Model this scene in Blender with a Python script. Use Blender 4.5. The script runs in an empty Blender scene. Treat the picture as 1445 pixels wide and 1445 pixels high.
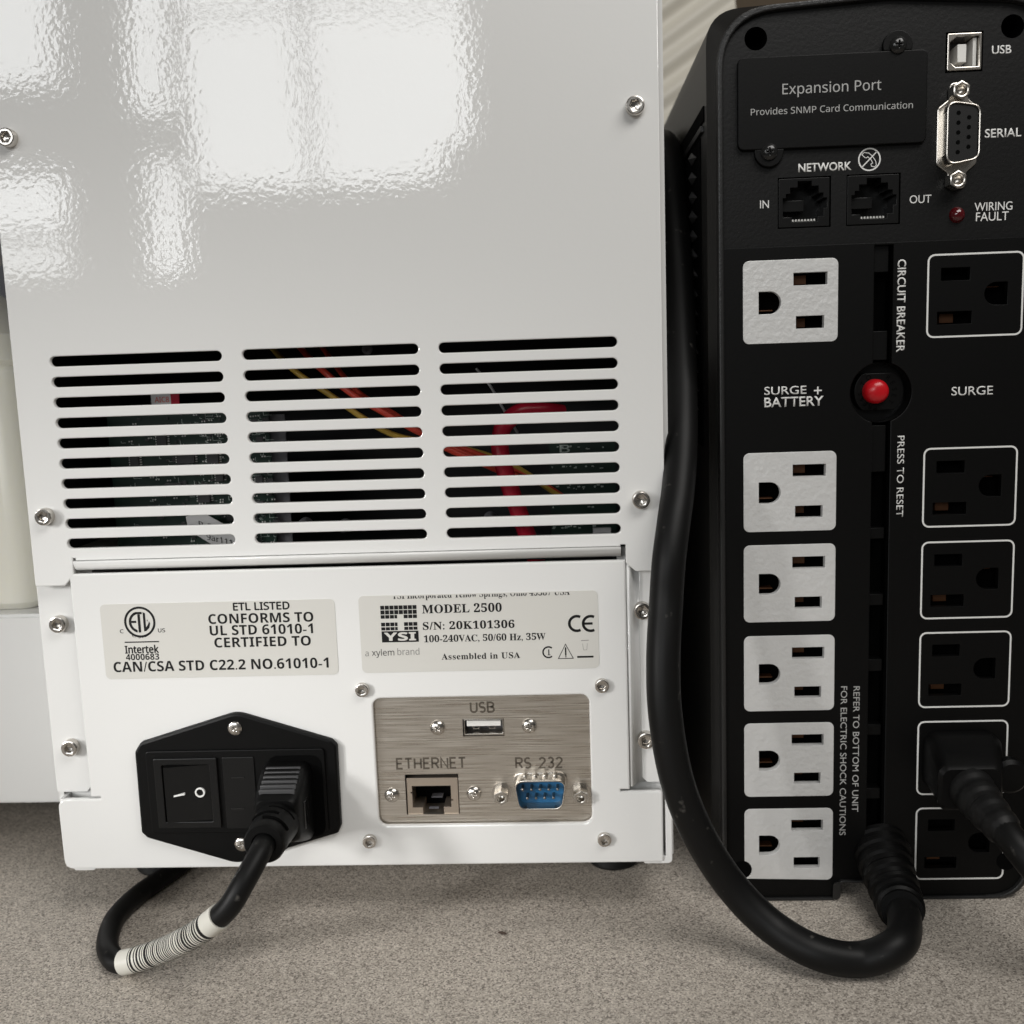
import bpy, bmesh, math, random
from mathutils import Vector, Matrix
from mathutils.geometry import tessellate_polygon

random.seed(7)
SC = bpy.context.scene
COL = SC.collection
MM = 0.001
R = math.radians

# ------------------------------------------------------------------ camera
F_PX, PIC, HALF = 1474.7, 1445.0, 722.5          # focal length and picture size, photograph pixels
CAM_Y, CAM_Z = -318.16, 180.0                    # mm; x = 0, desk top at z = 0, analyser back at y = 0
_p, _y, _r = -0.1433186, 0.0477329, -0.0349710   # pitch, yaw, roll
_right = Vector((math.cos(_r), 0, math.sin(_r)))
_up = Vector((-math.sin(_r), 0, math.cos(_r)))
_rot = Matrix.Rotation(_y, 3, 'Z') @ Matrix.Rotation(_p, 3, 'X')
_right, _up, _fwd = _rot @ _right, _rot @ _up, _rot @ Vector((0, 1, 0))
cam_data = bpy.data.cameras.new('camera')
cam = bpy.data.objects.new('camera', cam_data)
COL.objects.link(cam)
m3 = Matrix((_right, _up, -_fwd)).transposed()
cam.matrix_world = Matrix.Translation((0, CAM_Y * MM, CAM_Z * MM)) @ m3.to_4x4()
cam_data.sensor_fit = 'HORIZONTAL'
cam_data.sensor_width = 36.0
cam_data.lens = 36.0 * F_PX / PIC
cam_data.clip_start, cam_data.clip_end = 0.01, 50.0
cam_data.dof.use_dof = True
cam_data.dof.focus_distance = 0.32
cam_data.dof.aperture_fstop = 14.0
SC.camera = cam

# ------------------------------------------------------------------ room light and added fills
SC.view_settings.view_transform = 'Standard'
SC.view_settings.look = 'None'
SC.view_settings.exposure = 0.0
SC.view_settings.gamma = 1.0
world = bpy.data.worlds.new('World')
SC.world = world
world.use_nodes = True
bg = world.node_tree.nodes['Background']
bg.inputs['Color'].default_value = (1.0, 0.97, 0.92, 1)
bg.inputs['Strength'].default_value = 0.07


def pane_light(x0, x1, z0, z1, radiance, y=-3000.0, color=(0.97, 0.99, 1.0)):
    """One lit pane of the window on the wall behind the photographer."""
    l = bpy.data.lights.new('window_pane_light', 'AREA')
    l.shape = 'RECTANGLE'
    l.size, l.size_y = (x1 - x0) * MM, (z1 - z0) * MM
    l.energy = radiance * math.pi * l.size * l.size_y
    l.color = color
    o = bpy.data.objects.new('window_pane_light', l)
    o.location = ((x0 + x1) / 2 * MM, y * MM, (z0 + z1) / 2 * MM)
    o.rotation_euler = (R(90), 0, 0)              # faces +Y, towards the desk
    COL.objects.link(o)
    return o


pane_light(-1110, -746, 737, 1236, 7.8)
pane_light(-718, -336, 737, 1236, 7.8)
pane_light(-336, -262, 842, 1236, 7.8)
pane_light(-1110, -746, 1256, 1420, 7.8)
pane_light(-718, -262, 1256, 1420, 7.8)
pane_light(-1296, -1165, 960, 1420, 7.8)
pane_light(-2100, -1530, 1075, 1420, 7.8)
pane_light(-2100, -1530, 650, 800, 8.0)
pane_light(-2100, -1540, 520, 610, 6.0)
pane_light(-1262, -1160, 500, 820, 7.5)


def spot(name, loc, target, power, size, blend, radius, color=(1, 0.985, 0.965)):
    l = bpy.data.lights.new(name, 'SPOT')
    l.energy, l.spot_size, l.spot_blend, l.shadow_soft_size, l.color = power, R(size), blend, radius, color
    o = bpy.data.objects.new(name, l)
    o.location = Vector(loc) * MM
    d = Vector(target) - Vector(loc)
    o.rotation_euler = d.to_track_quat('-Z', 'Y').to_euler()
    COL.objects.link(o)
    return o


for lamp_at in ((-1300, -900, 470), (-1150, -1100, 640), (-1350, -1000, 300)):  # made-up spots, added to brighten the analyser's lower panel
    spot('fill_spot', lamp_at, (-116, 0, 66), 48, 9.2, 1.0, 0.11)
l = bpy.data.lights.new('overhead_fill', 'AREA')  # added overhead light, hung low so the battery backup darkens downwards
l.shape, l.size, l.size_y, l.energy, l.color = 'RECTANGLE', 0.5, 0.25, 2.5, (1, 0.975, 0.94)
o = bpy.data.objects.new('overhead_fill', l)
o.location = Vector((250, -330, 640)) * MM
o.rotation_euler = (Vector((0, 0, 80)) - Vector((250, -330, 640))).to_track_quat('-Z', 'Y').to_euler()
COL.objects.link(o)


# ------------------------------------------------------------------ placing helpers (mm)
def at(px, py, y):
    """x, z (mm) of the photograph's pixel on the upright plane at depth y."""
    d = _right * ((px - HALF) / F_PX) - _up * ((py - HALF) / F_PX) + _fwd
    t = (y - CAM_Y) / d.y
    return d.x * t, d.z * t + CAM_Z


def at3(px, py, y):
    x, z = at(px, py, y)
    return Vector((x, y, z))


def on_desk(px, py, z=0.0):
    d = _right * ((px - HALF) / F_PX) - _up * ((py - HALF) / F_PX) + _fwd
    t = (z - CAM_Z) / d.z
    return Vector((d.x * t, d.y * t + CAM_Y, z))


# ------------------------------------------------------------------ materials
def mat(name, base, rough=0.5, metal=0.0, bump=None, spec=0.5, coat=0.0):
    m = bpy.data.materials.new(name)
    m.use_nodes = True
    nt = m.node_tree
    b = nt.nodes['Principled BSDF']
    b.inputs['Base Color'].default_value = (*base, 1)
    b.inputs['Roughness'].default_value = rough
    b.inputs['Metallic'].default_value = metal
    b.inputs['Specular IOR Level'].default_value = spec
    b.inputs['Coat Weight'].default_value = coat
    if bump:
        scale, strength, dist, detail = bump
        tc = nt.nodes.new('ShaderNodeTexCoord')
        n = nt.nodes.new('ShaderNodeTexNoise')
        n.inputs['Scale'].default_value = scale
        n.inputs['Detail'].default_value = detail
        bp = nt.nodes.new('ShaderNodeBump')
        bp.inputs['Strength'].default_value = strength
        bp.inputs['Distance'].default_value = dist
        nt.links.new(tc.outputs['Object'], n.inputs['Vector'])
        nt.links.new(n.outputs['Fac'], bp.inputs['Height'])
        nt.links.new(bp.outputs['Normal'], b.inputs['Normal'])
    return m


M = {}
M['white'] = mat('white_powder_coat', (0.80, 0.80, 0.785), 0.04, bump=(560, 1.0, 0.000027, 1.5))


def add_waviness(m, scale, dist):
    """slow unevenness of the sheet under the fine orange peel"""
    nt = m.node_tree
    tc = next(n for n in nt.nodes if n.type == 'TEX_COORD')
    bp = next(n for n in nt.nodes if n.type == 'BUMP')
    n = nt.nodes.new('ShaderNodeTexNoise')
    n.inputs['Scale'].default_value = scale
    n.inputs['Detail'].default_value = 0.0
    b2 = nt.nodes.new('ShaderNodeBump')
    b2.inputs['Distance'].default_value = dist
    nt.links.new(tc.outputs['Object'], n.inputs['Vector'])
    nt.links.new(n.outputs['Fac'], b2.inputs['Height'])
    nt.links.new(b2.outputs['Normal'], bp.inputs['Normal'])


add_waviness(M['white'], 14, 0.00035)
M['white_flat'] = mat('white_sheet_edge', (0.78, 0.78, 0.765), 0.35)
M['liner'] = mat('shade_liner', (0.012, 0.012, 0.013), 0.6)  # near-black colour stands in for the unlit inside of white sheet metal
M['steel'] = mat('screw_steel', (0.60, 0.57, 0.53), 0.24, 1.0)
M['nickel'] = mat('nickel_shell', (0.60, 0.565, 0.515), 0.27, 1.0)
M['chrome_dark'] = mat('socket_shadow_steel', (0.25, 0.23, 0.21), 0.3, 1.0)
M['black'] = mat('black_plastic', (0.0022, 0.0022, 0.0022), 0.45, bump=(1400, 0.35, 0.00006, 2.0), spec=0.17)
M['black_tex'] = mat('black_textured_plastic', (0.0055, 0.0055, 0.0055), 0.42, bump=(900, 0.6, 0.00010, 2.0), spec=0.26)
M['black_smooth'] = mat('black_smooth_plastic', (0.006, 0.006, 0.006), 0.32, spec=0.3)
M['black_gloss'] = mat('black_screw', (0.012, 0.012, 0.012), 0.16)
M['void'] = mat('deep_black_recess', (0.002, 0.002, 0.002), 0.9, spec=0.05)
M['rubber'] = mat('black_rubber', (0.006, 0.006, 0.006), 0.5, bump=(500, 0.15, 0.0002, 2.0), spec=0.3)
M['cable'] = mat('black_cable_jacket', (0.005, 0.005, 0.005), 0.47, bump=(240, 0.2, 0.00015, 3.0), spec=0.22)
nt = M['cable'].node_tree
b = nt.nodes['Principled BSDF']
tc = nt.nodes.new('ShaderNodeTexCoord')
sc_n = nt.nodes.new('ShaderNodeTexNoise')
sc_n.inputs['Scale'].default_value = 260
sc_n.inputs['Detail'].default_value = 3.0
rmp = nt.nodes.new('ShaderNodeValToRGB')
rmp.color_ramp.elements[0].position, rmp.color_ramp.elements[0].color = 0.68, (0.005, 0.005, 0.005, 1)
rmp.color_ramp.elements[1].position, rmp.color_ramp.elements[1].color = 0.78, (0.07, 0.066, 0.06, 1)
nt.links.new(tc.outputs['Object'], sc_n.inputs['Vector'])
nt.links.new(sc_n.outputs['Fac'], rmp.inputs['Fac'])
nt.links.new(rmp.outputs['Color'], b.inputs['Base Color'])
M['silver'] = mat('silver_outlet_face', (0.69, 0.69, 0.68), 0.42, 0.2, bump=(520, 1.0, 0.00028, 3.0))
M['brass'] = mat('brass_contact', (0.11, 0.042, 0.014), 0.5, 0.3)
M['print_white'] = mat('white_print', (0.80, 0.80, 0.78), 0.6)
M['print_grey'] = mat('grey_print', (0.42, 0.42, 0.41), 0.6)
M['print_black'] = mat('black_print', (0.008, 0.008, 0.008), 0.6, spec=0.25)
M['print_fade'] = mat('faded_print', (0.05, 0.05, 0.048), 0.6)
M['print_faint'] = mat('faint_print', (0.26, 0.255, 0.24), 0.6)
M['engrave'] = mat('engraved_line', (0.15, 0.13, 0.105), 0.45, 0.7)
M['label'] = mat('label_film', (0.655, 0.645, 0.605), 0.42, bump=(260, 0.08, 0.0003, 2.0))
M['red'] = mat('red_button', (0.50, 0.006, 0.012), 0.28)
M['led'] = mat('dark_red_lens', (0.07, 0.002, 0.004), 0.12, coat=0.5)
M['blue'] = mat('blue_insert', (0.012, 0.12, 0.28), 0.38)
M['white_plastic'] = mat('white_insert', (0.78, 0.77, 0.74), 0.35)
M['red_tube'] = mat('red_tubing', (0.36, 0.008, 0.026), 0.25)
M['red_wire'] = mat('red_wire', (0.62, 0.06, 0.035), 0.35)
M['yellow_wire'] = mat('yellow_wire', (0.55, 0.36, 0.06), 0.4)
M['grey_wire'] = mat('grey_wire', (0.35, 0.35, 0.35), 0.4)
M['pcb'] = mat('green_circuit_board', (0.006, 0.024, 0.016), 0.35)
M['chip'] = mat('dark_chip', (0.035, 0.035, 0.037), 0.4)
M['chip_grey'] = mat('grey_ribbon', (0.10, 0.10, 0.11), 0.5)
M['glint_solder'] = mat('glint_solder', (0.85, 0.85, 0.82), 0.3, 0.35)  # whitened base colour stands in for sparkling reflections
M['paper'] = mat('paper_tag', (0.55, 0.55, 0.55), 0.6)
M['silk'] = mat('board_print', (0.45, 0.52, 0.48), 0.6)


def brushed():
    m = mat('brushed_metal', (0.62, 0.555, 0.48), 0.34, 1.0)
    nt = m.node_tree
    b = nt.nodes['Principled BSDF']
    tc = nt.nodes.new('ShaderNodeTexCoord')
    mp = nt.nodes.new('ShaderNodeMapping')
    mp.inputs['Scale'].default_value = (45, 900, 2600)
    n = nt.nodes.new('ShaderNodeTexNoise')
    n.inputs['Scale'].default_value = 1.0
    n.inputs['Detail'].default_value = 4.0
    nt.links.new(tc.outputs['Object'], mp.inputs['Vector'])
    nt.links.new(mp.outputs['Vector'], n.inputs['Vector'])
    bp = nt.nodes.new('ShaderNodeBump')
    bp.inputs['Strength'].default_value = 0.35
    bp.inputs['Distance'].default_value = 0.0002
    nt.links.new(n.outputs['Fac'], bp.inputs['Height'])
    nt.links.new(bp.outputs['Normal'], b.inputs['Normal'])
    rr = nt.nodes.new('ShaderNodeMapRange')
    rr.inputs['From Min'].default_value = 0.3
    rr.inputs['From Max'].default_value = 0.7
    rr.inputs['To Min'].default_value = 0.20
    rr.inputs['To Max'].default_value = 0.46
    nt.links.new(n.outputs['Fac'], rr.inputs['Value'])
    nt.links.new(rr.outputs['Result'], b.inputs['Roughness'])
    cr = nt.nodes.new('ShaderNodeValToRGB')
    cr.color_ramp.elements[0].position, cr.color_ramp.elements[0].color = 0.3, (0.53, 0.478, 0.415, 1)
    cr.color_ramp.elements[1].position, cr.color_ramp.elements[1].color = 0.7, (0.78, 0.735, 0.67, 1)
    nt.links.new(n.outputs['Fac'], cr.inputs['Fac'])
    nt.links.new(cr.outputs['Color'], b.inputs['Base Color'])
    return m


M['brushed'] = brushed()


def desk_mat():
    m = mat('speckled_laminate', (0.3, 0.27, 0.23), 0.5)
    nt = m.node_tree
    b = nt.nodes['Principled BSDF']
    tc = nt.nodes.new('ShaderNodeTexCoord')

    def noise(scale, detail, rough=0.6):
        n = nt.nodes.new('ShaderNodeTexNoise')
        n.inputs['Scale'].default_value = scale
        n.inputs['Detail'].default_value = detail
        n.inputs['Roughness'].default_value = rough
        nt.links.new(tc.outputs['Object'], n.inputs['Vector'])
        return n
    n0 = noise(500, 2.0)
    va = nt.nodes.new('ShaderNodeMixRGB')
    va.inputs['Fac'].default_value = 0.0007
    nt.links.new(tc.outputs['Object'], va.inputs['Color1'])
    nt.links.new(n0.outputs['Color'], va.inputs['Color2'])
    n1 = nt.nodes.new('ShaderNodeTexVoronoi')
    n1.inputs['Scale'].default_value = 2200
    n1.inputs['Randomness'].default_value = 1.0
    nt.links.new(va.outputs['Color'], n1.inputs['Vector'])
    sp = nt.nodes.new('ShaderNodeSeparateColor')
    nt.links.new(n1.outputs['Color'], sp.inputs['Color'])
    n3 = noise(1900, 2.0)
    am = nt.nodes.new('ShaderNodeMath')
    am.operation = 'MULTIPLY_ADD'
    am.inputs[1].default_value = 0.55
    nt.links.new(sp.outputs['Red'], am.inputs[0])
    hm = nt.nodes.new('ShaderNodeMath')
    hm.operation = 'MULTIPLY'
    hm.inputs[1].default_value = 0.45
    nt.links.new(n3.outputs['Fac'], hm.inputs[0])
    nt.links.new(hm.outputs[0], am.inputs[2])
    r1 = nt.nodes.new('ShaderNodeValToRGB')
    e = r1.color_ramp.elements
    e[0].position, e[0].color = 0.24, (0.17, 0.148, 0.128, 1)
    e[1].position, e[1].color = 0.80, (0.74, 0.68, 0.605, 1)
    k = r1.color_ramp.elements.new(0.40)
    k.color = (0.41, 0.367, 0.318, 1)
    k = r1.color_ramp.elements.new(0.60)
    k.color = (0.53, 0.478, 0.415, 1)
    nt.links.new(am.outputs[0], r1.inputs['Fac'])
    n2 = noise(60, 3)
    r2 = nt.nodes.new('ShaderNodeMapRange')
    r2.inputs['To Min'].default_value = 0.9
    r2.inputs['To Max'].default_value = 1.1
    nt.links.new(n2.outputs['Fac'], r2.inputs['Value'])
    mx = nt.nodes.new('ShaderNodeMix')
    mx.data_type = 'RGBA'
    mx.blend_type = 'MULTIPLY'
    mx.inputs['Factor'].default_value = 1.0
    nt.links.new(r1.outputs['Color'], mx.inputs['A'])
    nt.links.new(r2.outputs['Result'], mx.inputs['B'])
    nt.links.new(mx.outputs['Result'], b.inputs['Base Color'])
    return m


M['desk'] = desk_mat()


# ------------------------------------------------------------------ object helpers
def empty(name, loc):
    o = bpy.data.objects.new(name, None)
    o.location = Vector(loc) * MM
    o.empty_display_size = 0.02
    COL.objects.link(o)
    return o


def tag(o, label, cat=None, group=None, kind=None):
    if label:
        o['label'] = label
    if cat:
        o['category'] = cat
    if group:
        o['group'] = group
    if kind:
        o['kind'] = kind
    return o


def adopt(o, parent):
    if parent is not None:
        o.parent = parent
        w = Matrix.Identity(4)
        q = parent
        chain = []
        while q is not None:
            chain.append(q)
            q = q.parent
        for q in reversed(chain):
            w = w @ (q.matrix_parent_inverse if q.parent else Matrix.Identity(4)) @ q.matrix_basis
        o.matrix_parent_inverse = w.inverted()
    return o


def finish(bm, name, material, parent=None, smooth=True, angle=32, scale=True):
    if scale:
        bmesh.ops.scale(bm, vec=(MM, MM, MM), verts=bm.verts)
    bmesh.ops.recalc_face_normals(bm, faces=bm.faces)
    me = bpy.data.meshes.new(name)
    bm.to_mesh(me)
    bm.free()
    for mm in (material if isinstance(material, (list, tuple)) else [material]):
        me.materials.append(mm)
    if smooth:
        me.polygons.foreach_set('use_smooth', [True] * len(me.polygons))
        me.set_sharp_from_angle(angle=R(angle))
        for p in me.polygons:                      # true flats stay flat, only the rounded edges are smoothed
            if max(abs(p.normal.x), abs(p.normal.y), abs(p.normal.z)) > 0.99995:
                p.use_smooth = False
    o = bpy.data.objects.new(name, me)
    COL.objects.link(o)
    return adopt(o, parent)


def area2(l):
    return sum(l[i][0] * l[(i + 1) % len(l)][1] - l[(i + 1) % len(l)][0] * l[i][1] for i in range(len(l)))


def offset(loop, d):
    n = len(loop)
    out = []
    for i in range(n):
        a, b, c = Vector(loop[i - 1]), Vector(loop[i]), Vector(loop[(i + 1) % n])
        e1, e2 = (b - a), (c - b)
        if e1.length < 1e-9 or e2.length < 1e-9:
            out.append(tuple(b))
            continue
        e1.normalize()
        e2.normalize()
        n1, n2 = Vector((-e1.y, e1.x)), Vector((-e2.y, e2.x))
        k = 1 + n1.dot(n2)
        v = (n1 + n2) / max(k, 0.35)
        out.append((b.x + v.x * d, b.y + v.y * d))
    return out


def add_plate(bm, loops, y0, y1, bevel=0.0, back=True, mi=0):
    """Sheet with outline loops[0] and holes loops[1:], x-z outline, front face at y0 (towards the camera), back at y1."""
    ls = []
    for i, l in enumerate(loops):
        l = [tuple(p) for p in l]
        if (area2(l) < 0) == (i == 0):
            l = l[::-1]
        ls.append(l)
    fronts = [offset(l, bevel) for l in ls] if bevel else ls
    faces = []

    def fill(lps, y, vmaps):
        flat = [v for vm in vmaps for v in vm]
        tris = tessellate_polygon([[Vector((p[0], p[1], 0)) for p in l] for l in lps])
        for t in tris:
            try:
                faces.append(bm.faces.new([flat[k] for k in t]))
            except ValueError:
                pass
    vf = [[bm.verts.new((p[0], y0, p[1])) for p in l] for l in fronts]
    fill(fronts, y0, vf)
    rings = [vf]
    if bevel:
        mid = [offset(l, bevel * 0.293) for l in ls]
        rings.append([[bm.verts.new((p[0], y0 + bevel * 0.293, p[1])) for p in l] for l in mid])
        rings.append([[bm.verts.new((p[0], y0 + bevel, p[1])) for p in l] for l in ls])
    vb = [[bm.verts.new((p[0], y1, p[1])) for p in l] for l in ls]
    rings.append(vb)
    for a, b in zip(rings[:-1], rings[1:]):
        for la, lb in zip(a, b):
            n = len(la)
            for i in range(n):
                faces.append(bm.faces.new((la[i], la[(i + 1) % n], lb[(i + 1) % n], lb[i])))
    if back:
        fill(ls, y1, vb)
    for f in faces:
        f.material_index = mi
    return faces


def plate(name, loops, y0, y1, material, parent=None, bevel=0.0, back=True, label=None):
    bm = bmesh.new()
    add_plate(bm, loops, y0, y1, bevel, back)
    o = finish(bm, name, material, parent)
    if label:
        o['label'] = label
    return o


def rrect(cx, cz, w, h, r, n=5):
    r = min(r, w / 2 - 1e-3, h / 2 - 1e-3)
    if r <= 1e-3:
        return [(cx - w / 2, cz - h / 2), (cx + w / 2, cz - h / 2), (cx + w / 2, cz + h / 2), (cx - w / 2, cz + h / 2)]
    out = []
    for sx, sz, a0 in ((1, -1, -90), (1, 1, 0), (-1, 1, 90), (-1, -1, 180)):
        for k in range(n + 1):
            a = R(a0 + 90 * k / n)
            out.append((cx + sx * (w / 2 - r) + r * math.cos(a), cz + sz * (h / 2 - r) + r * math.sin(a)))
    return out


def box2(x0, z0, x1, z1, r=0.0, n=4):
    return rrect((x0 + x1) / 2, (z0 + z1) / 2, abs(x1 - x0), abs(z1 - z0), r, n)


def rpoly(pts, r, n=4):
    out = []
    k = len(pts)
    for i in range(k):
        rad = r[i] if isinstance(r, (list, tuple)) else r
        a, b, c = Vector(pts[i - 1]), Vector(pts[i]), Vector(pts[(i + 1) % k])
        if rad <= 0:
            out.append(tuple(b))
            continue
        u, v = (a - b).normalized(), (c - b).normalized()
        ang = u.angle(v)
        d = min(rad / math.tan(ang / 2), (a - b).length * .48, (c - b).length * .48)
        p, q = b + u * d, b + v * d
        for j in range(n + 1):
            t = j / n
            out.append(tuple(p * (1 - t) ** 2 + b * 2 * t * (1 - t) + q * t * t))
    return out


def circle(cx, cz, r, n=28, a0=0.0):
    return [(cx + r * math.cos(a0 + 2 * math.pi * i / n), cz + r * math.sin(a0 + 2 * math.pi * i / n)) for i in range(n)]


def add_lathe(bm, prof, cx=0, cz=0, n=28, cap=True, mi=0):
    """prof: (radius, y) from the front to the back, turned about the y axis."""
    rings = []
    fs = []
    for r, y in prof:
        if r < 1e-6:
            rings.append([bm.verts.new((cx, y, cz))])
        else:
            rings.append([bm.verts.new((cx + r * math.cos(2 * math.pi * i / n), y, cz + r * math.sin(2 * math.pi * i / n))) for i in range(n)])
    for a, b in zip(rings[:-1], rings[1:]):
        if len(a) == 1 and len(b) == 1:
            continue
        for i in range(n):
            j = (i + 1) % n
            if len(a) == 1:
                fs.append(bm.faces.new((a[0], b[j], b[i])))
            elif len(b) == 1:
                fs.append(bm.faces.new((a[i], a[j], b[0])))
            else:
                fs.append(bm.faces.new((a[i], a[j], b[j], b[i])))
    if cap:
        for rg in (rings[0], rings[-1]):
            if len(rg) > 2:
                fs.append(bm.faces.new(rg))
    for f in fs:
        f.material_index = mi
    return fs


def lathe(name, prof, cx, cz, material, parent=None, n=28, cap=True):
    bm = bmesh.new()
    add_lathe(bm, prof, cx, cz, n, cap)
    return finish(bm, name, material, parent)


def add_box(bm, x0, x1, y0, y1, z0, z1, mi=0):
    vs = [bm.verts.new(p) for p in ((x0, y0, z0), (x1, y0, z0), (x1, y1, z0), (x0, y1, z0), (x0, y0, z1), (x1, y0, z1), (x1, y1, z1), (x0, y1, z1))]
    for f in ((0, 1, 2, 3), (4, 5, 6, 7), (0, 1, 5, 4), (1, 2, 6, 5), (2, 3, 7, 6), (3, 0, 4, 7)):
        bm.faces.new([vs[i] for i in f]).material_index = mi


def boxes(name, specs, material, parent=None, bevel=0.0):
    bm = bmesh.new()
    for s in specs:
        add_box(bm, *s)
    if bevel:
        bmesh.ops.bevel(bm, geom=list(bm.edges), offset=bevel, segments=2, affect='EDGES', profile=0.5)
    return finish(bm, name, material, parent)


def loft(name, sections, material, parent=None, cap0=True, cap1=True, bm=None):
    """sections: list of (outline, y) with equal point counts."""
    own = bm is None
    if own:
        bm = bmesh.new()
    rings = [[bm.verts.new((p[0], y, p[1])) for p in l] for l, y in sections]
    for a, b in zip(rings[:-1], rings[1:]):
        for i in range(len(a)):
            j = (i + 1) % len(a)
            bm.faces.new((a[i], a[j], b[j], b[i]))
    if cap0:
        bm.faces.new(rings[0])
    if cap1:
        bm.faces.new(rings[-1])
    if own:
        return finish(bm, name, material, parent)


def smooth_path(pts, n=10):
    pts = [Vector(p) for p in pts]
    P = [pts[0] * 2 - pts[1]] + pts + [pts[-1] * 2 - pts[-2]]
    out = []
    for i in range(1, len(P) - 2):
        p0, p1, p2, p3 = P[i - 1:i + 3]
        for k in range(n):
            t = k / n
            out.append(0.5 * ((2 * p1) + (p2 - p0) * t + (2 * p0 - 5 * p1 + 4 * p2 - p3) * t * t + (3 * p1 - p0 - 3 * p2 + p3) * t ** 3))
    out.append(pts[-1])
    return out


def add_tube(bm, path, rad, n=20, mi=None, caps=True):
    """rad: number or function of index; mi: function of segment index giving the material slot."""
    t = (path[1] - path[0]).normalized()
    ref = Vector((0, 0, 1)) if abs(t.z) < 0.9 else Vector((1, 0, 0))
    u = t.cross(ref).normalized()
    rings = []
    for i, p in enumerate(path):
        a = path[max(i - 1, 0)]
        b = path[min(i + 1, len(path) - 1)]
        t = (b - a).normalized()
        u = (u - t * u.dot(t)).normalized()
        v = t.cross(u)
        r = rad(i) if callable(rad) else rad
        rings.append([bm.verts.new(p + (u * math.cos(2 * math.pi * k / n) + v * math.sin(2 * math.pi * k / n)) * r) for k in range(n)])
    for s, (a, b) in enumerate(zip(rings[:-1], rings[1:])):
        for k in range(n):
            j = (k + 1) % n
            f = bm.faces.new((a[k], a[j], b[j], b[k]))
            if mi:
                f.material_index = mi(s)
    if caps:
        bm.faces.new(rings[0])
        bm.faces.new(rings[-1])


def tube(name, pts, rad, material, parent=None, n=20, sub=10):
    bm = bmesh.new()
    add_tube(bm, smooth_path(pts, sub), rad, n)
    return finish(bm, name, material, parent)


def put(proto, parent, loc, roty=0.0, label=None):
    """A copy of a part (and its sub-parts) at loc (mm) under another thing, sharing mesh data."""
    c = proto.copy()
    COL.objects.link(c)
    c.parent = None
    c.matrix_parent_inverse = Matrix.Identity(4)
    c.location = Vector(loc) * MM
    c.rotation_euler = (0, roty, 0)
    adopt(c, parent)
    for ch in proto.children:
        d = ch.copy()
        COL.objects.link(d)
        d.parent = c
    return c


# --- lettering -------------------------------------------------------------
def serif(s):
    return ''.join(chr(0x1D400 + ord(c) - 65) if 'A' <= c <= 'Z' else chr(0x1D41A + ord(c) - 97) if 'a' <= c <= 'z'
                   else chr(0x1D7CE + ord(c) - 48) if '0' <= c <= '9' else c for c in s)


def sans(s):
    return ''.join(chr(0x1D5A0 + ord(c) - 65) if 'A' <= c <= 'Z' else chr(0x1D5BA + ord(c) - 97) if 'a' <= c <= 'z'
                   else chr(0x1D7E2 + ord(c) - 48) if '0' <= c <= '9' else c for c in s)


def sansb(s):
    return ''.join(chr(0x1D5D4 + ord(c) - 65) if 'A' <= c <= 'Z' else chr(0x1D5EE + ord(c) - 97) if 'a' <= c <= 'z'
                   else chr(0x1D7EC + ord(c) - 48) if '0' <= c <= '9' else c for c in s)


def text_mesh(body, weight=0.0, spacing=1.0):
    c = bpy.data.curves.new('lettering', 'FONT')
    c.body = body
    c.size = 1.0
    c.offset = weight
    c.space_character = spacing
    c.resolution_u = 4
    o = bpy.data.objects.new('lettering', c)
    COL.objects.link(o)
    dg = bpy.context.evaluated_depsgraph_get()
    me = bpy.data.meshes.new_from_object(o.evaluated_get(dg))
    bpy.data.objects.remove(o)
    bpy.data.curves.remove(c)
    return me


_caps = {}


def cap_height(style):
    if style not in _caps:
        me = text_mesh(style('H') if style else 'H')
        ys = [v.co.y for v in me.vertices]
        _caps[style] = max(ys) - min(ys)
        bpy.data.meshes.remove(me)
    return _caps[style]


def lettering(body, x0, x1, zb, cap, y, material, parent, style=None, weight=0.0, vertical=False, clip=None, label=None, spacing=1.0, tilt=0.0):
    """Print: from x0 to x1 with baseline zb and capital height cap, on the plane y.
    vertical: x0 is the baseline x (left side), text runs down from zb to x1."""
    me = text_mesh(style(body) if style else body, 0.0 if style else weight, spacing)
    fat = weight if style else 0.0
    xs = [v.co.x for v in me.vertices]
    a, b = min(xs), max(xs)
    sz = cap / cap_height(style)
    if not vertical:
        sx = (x1 - x0) / (b - a)
        for v in me.vertices:
            v.co = ((x0 + (v.co.x - a) * sx) * MM, y * MM, (zb + v.co.y * sz + (v.co.x - a) * sx * tilt) * MM)
    else:
        sx = (zb - x1) / (b - a)
        for v in me.vertices:
            v.co = ((x0 + v.co.y * sz) * MM, y * MM, (zb - (v.co.x - a) * sx) * MM)
    bm = bmesh.new()
    bm.from_mesh(me)
    if fat > 0:
        k = fat * sz * MM
        for q, (ox, oz) in enumerate(((k, 0), (-k, 0), (0, k), (0, -k))):
            m2 = me.copy()
            m2.transform(Matrix.Translation((ox, 0.004 * MM * (q + 1), oz)))
            bm.from_mesh(m2)
            bpy.data.meshes.remove(m2)
    bpy.data.meshes.remove(me)
    if clip is not None:
        bmesh.ops.bisect_plane(bm, geom=bm.verts[:] + bm.edges[:] + bm.faces[:], plane_co=(0, 0, clip * MM), plane_no=(0, 0, 1), clear_outer=True)
    for f in bm.faces:
        if f.normal.y > 0:
            f.normal_flip()
    ext = bmesh.ops.extrude_face_region(bm, geom=bm.faces[:])
    bmesh.ops.translate(bm, vec=(0, -0.03 * MM, 0), verts=[e for e in ext['geom'] if isinstance(e, bmesh.types.BMVert)])
    o = finish(bm, 'lettering', material, parent, smooth=False, scale=False)
    if label:
        o['label'] = label
    return o


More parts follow.
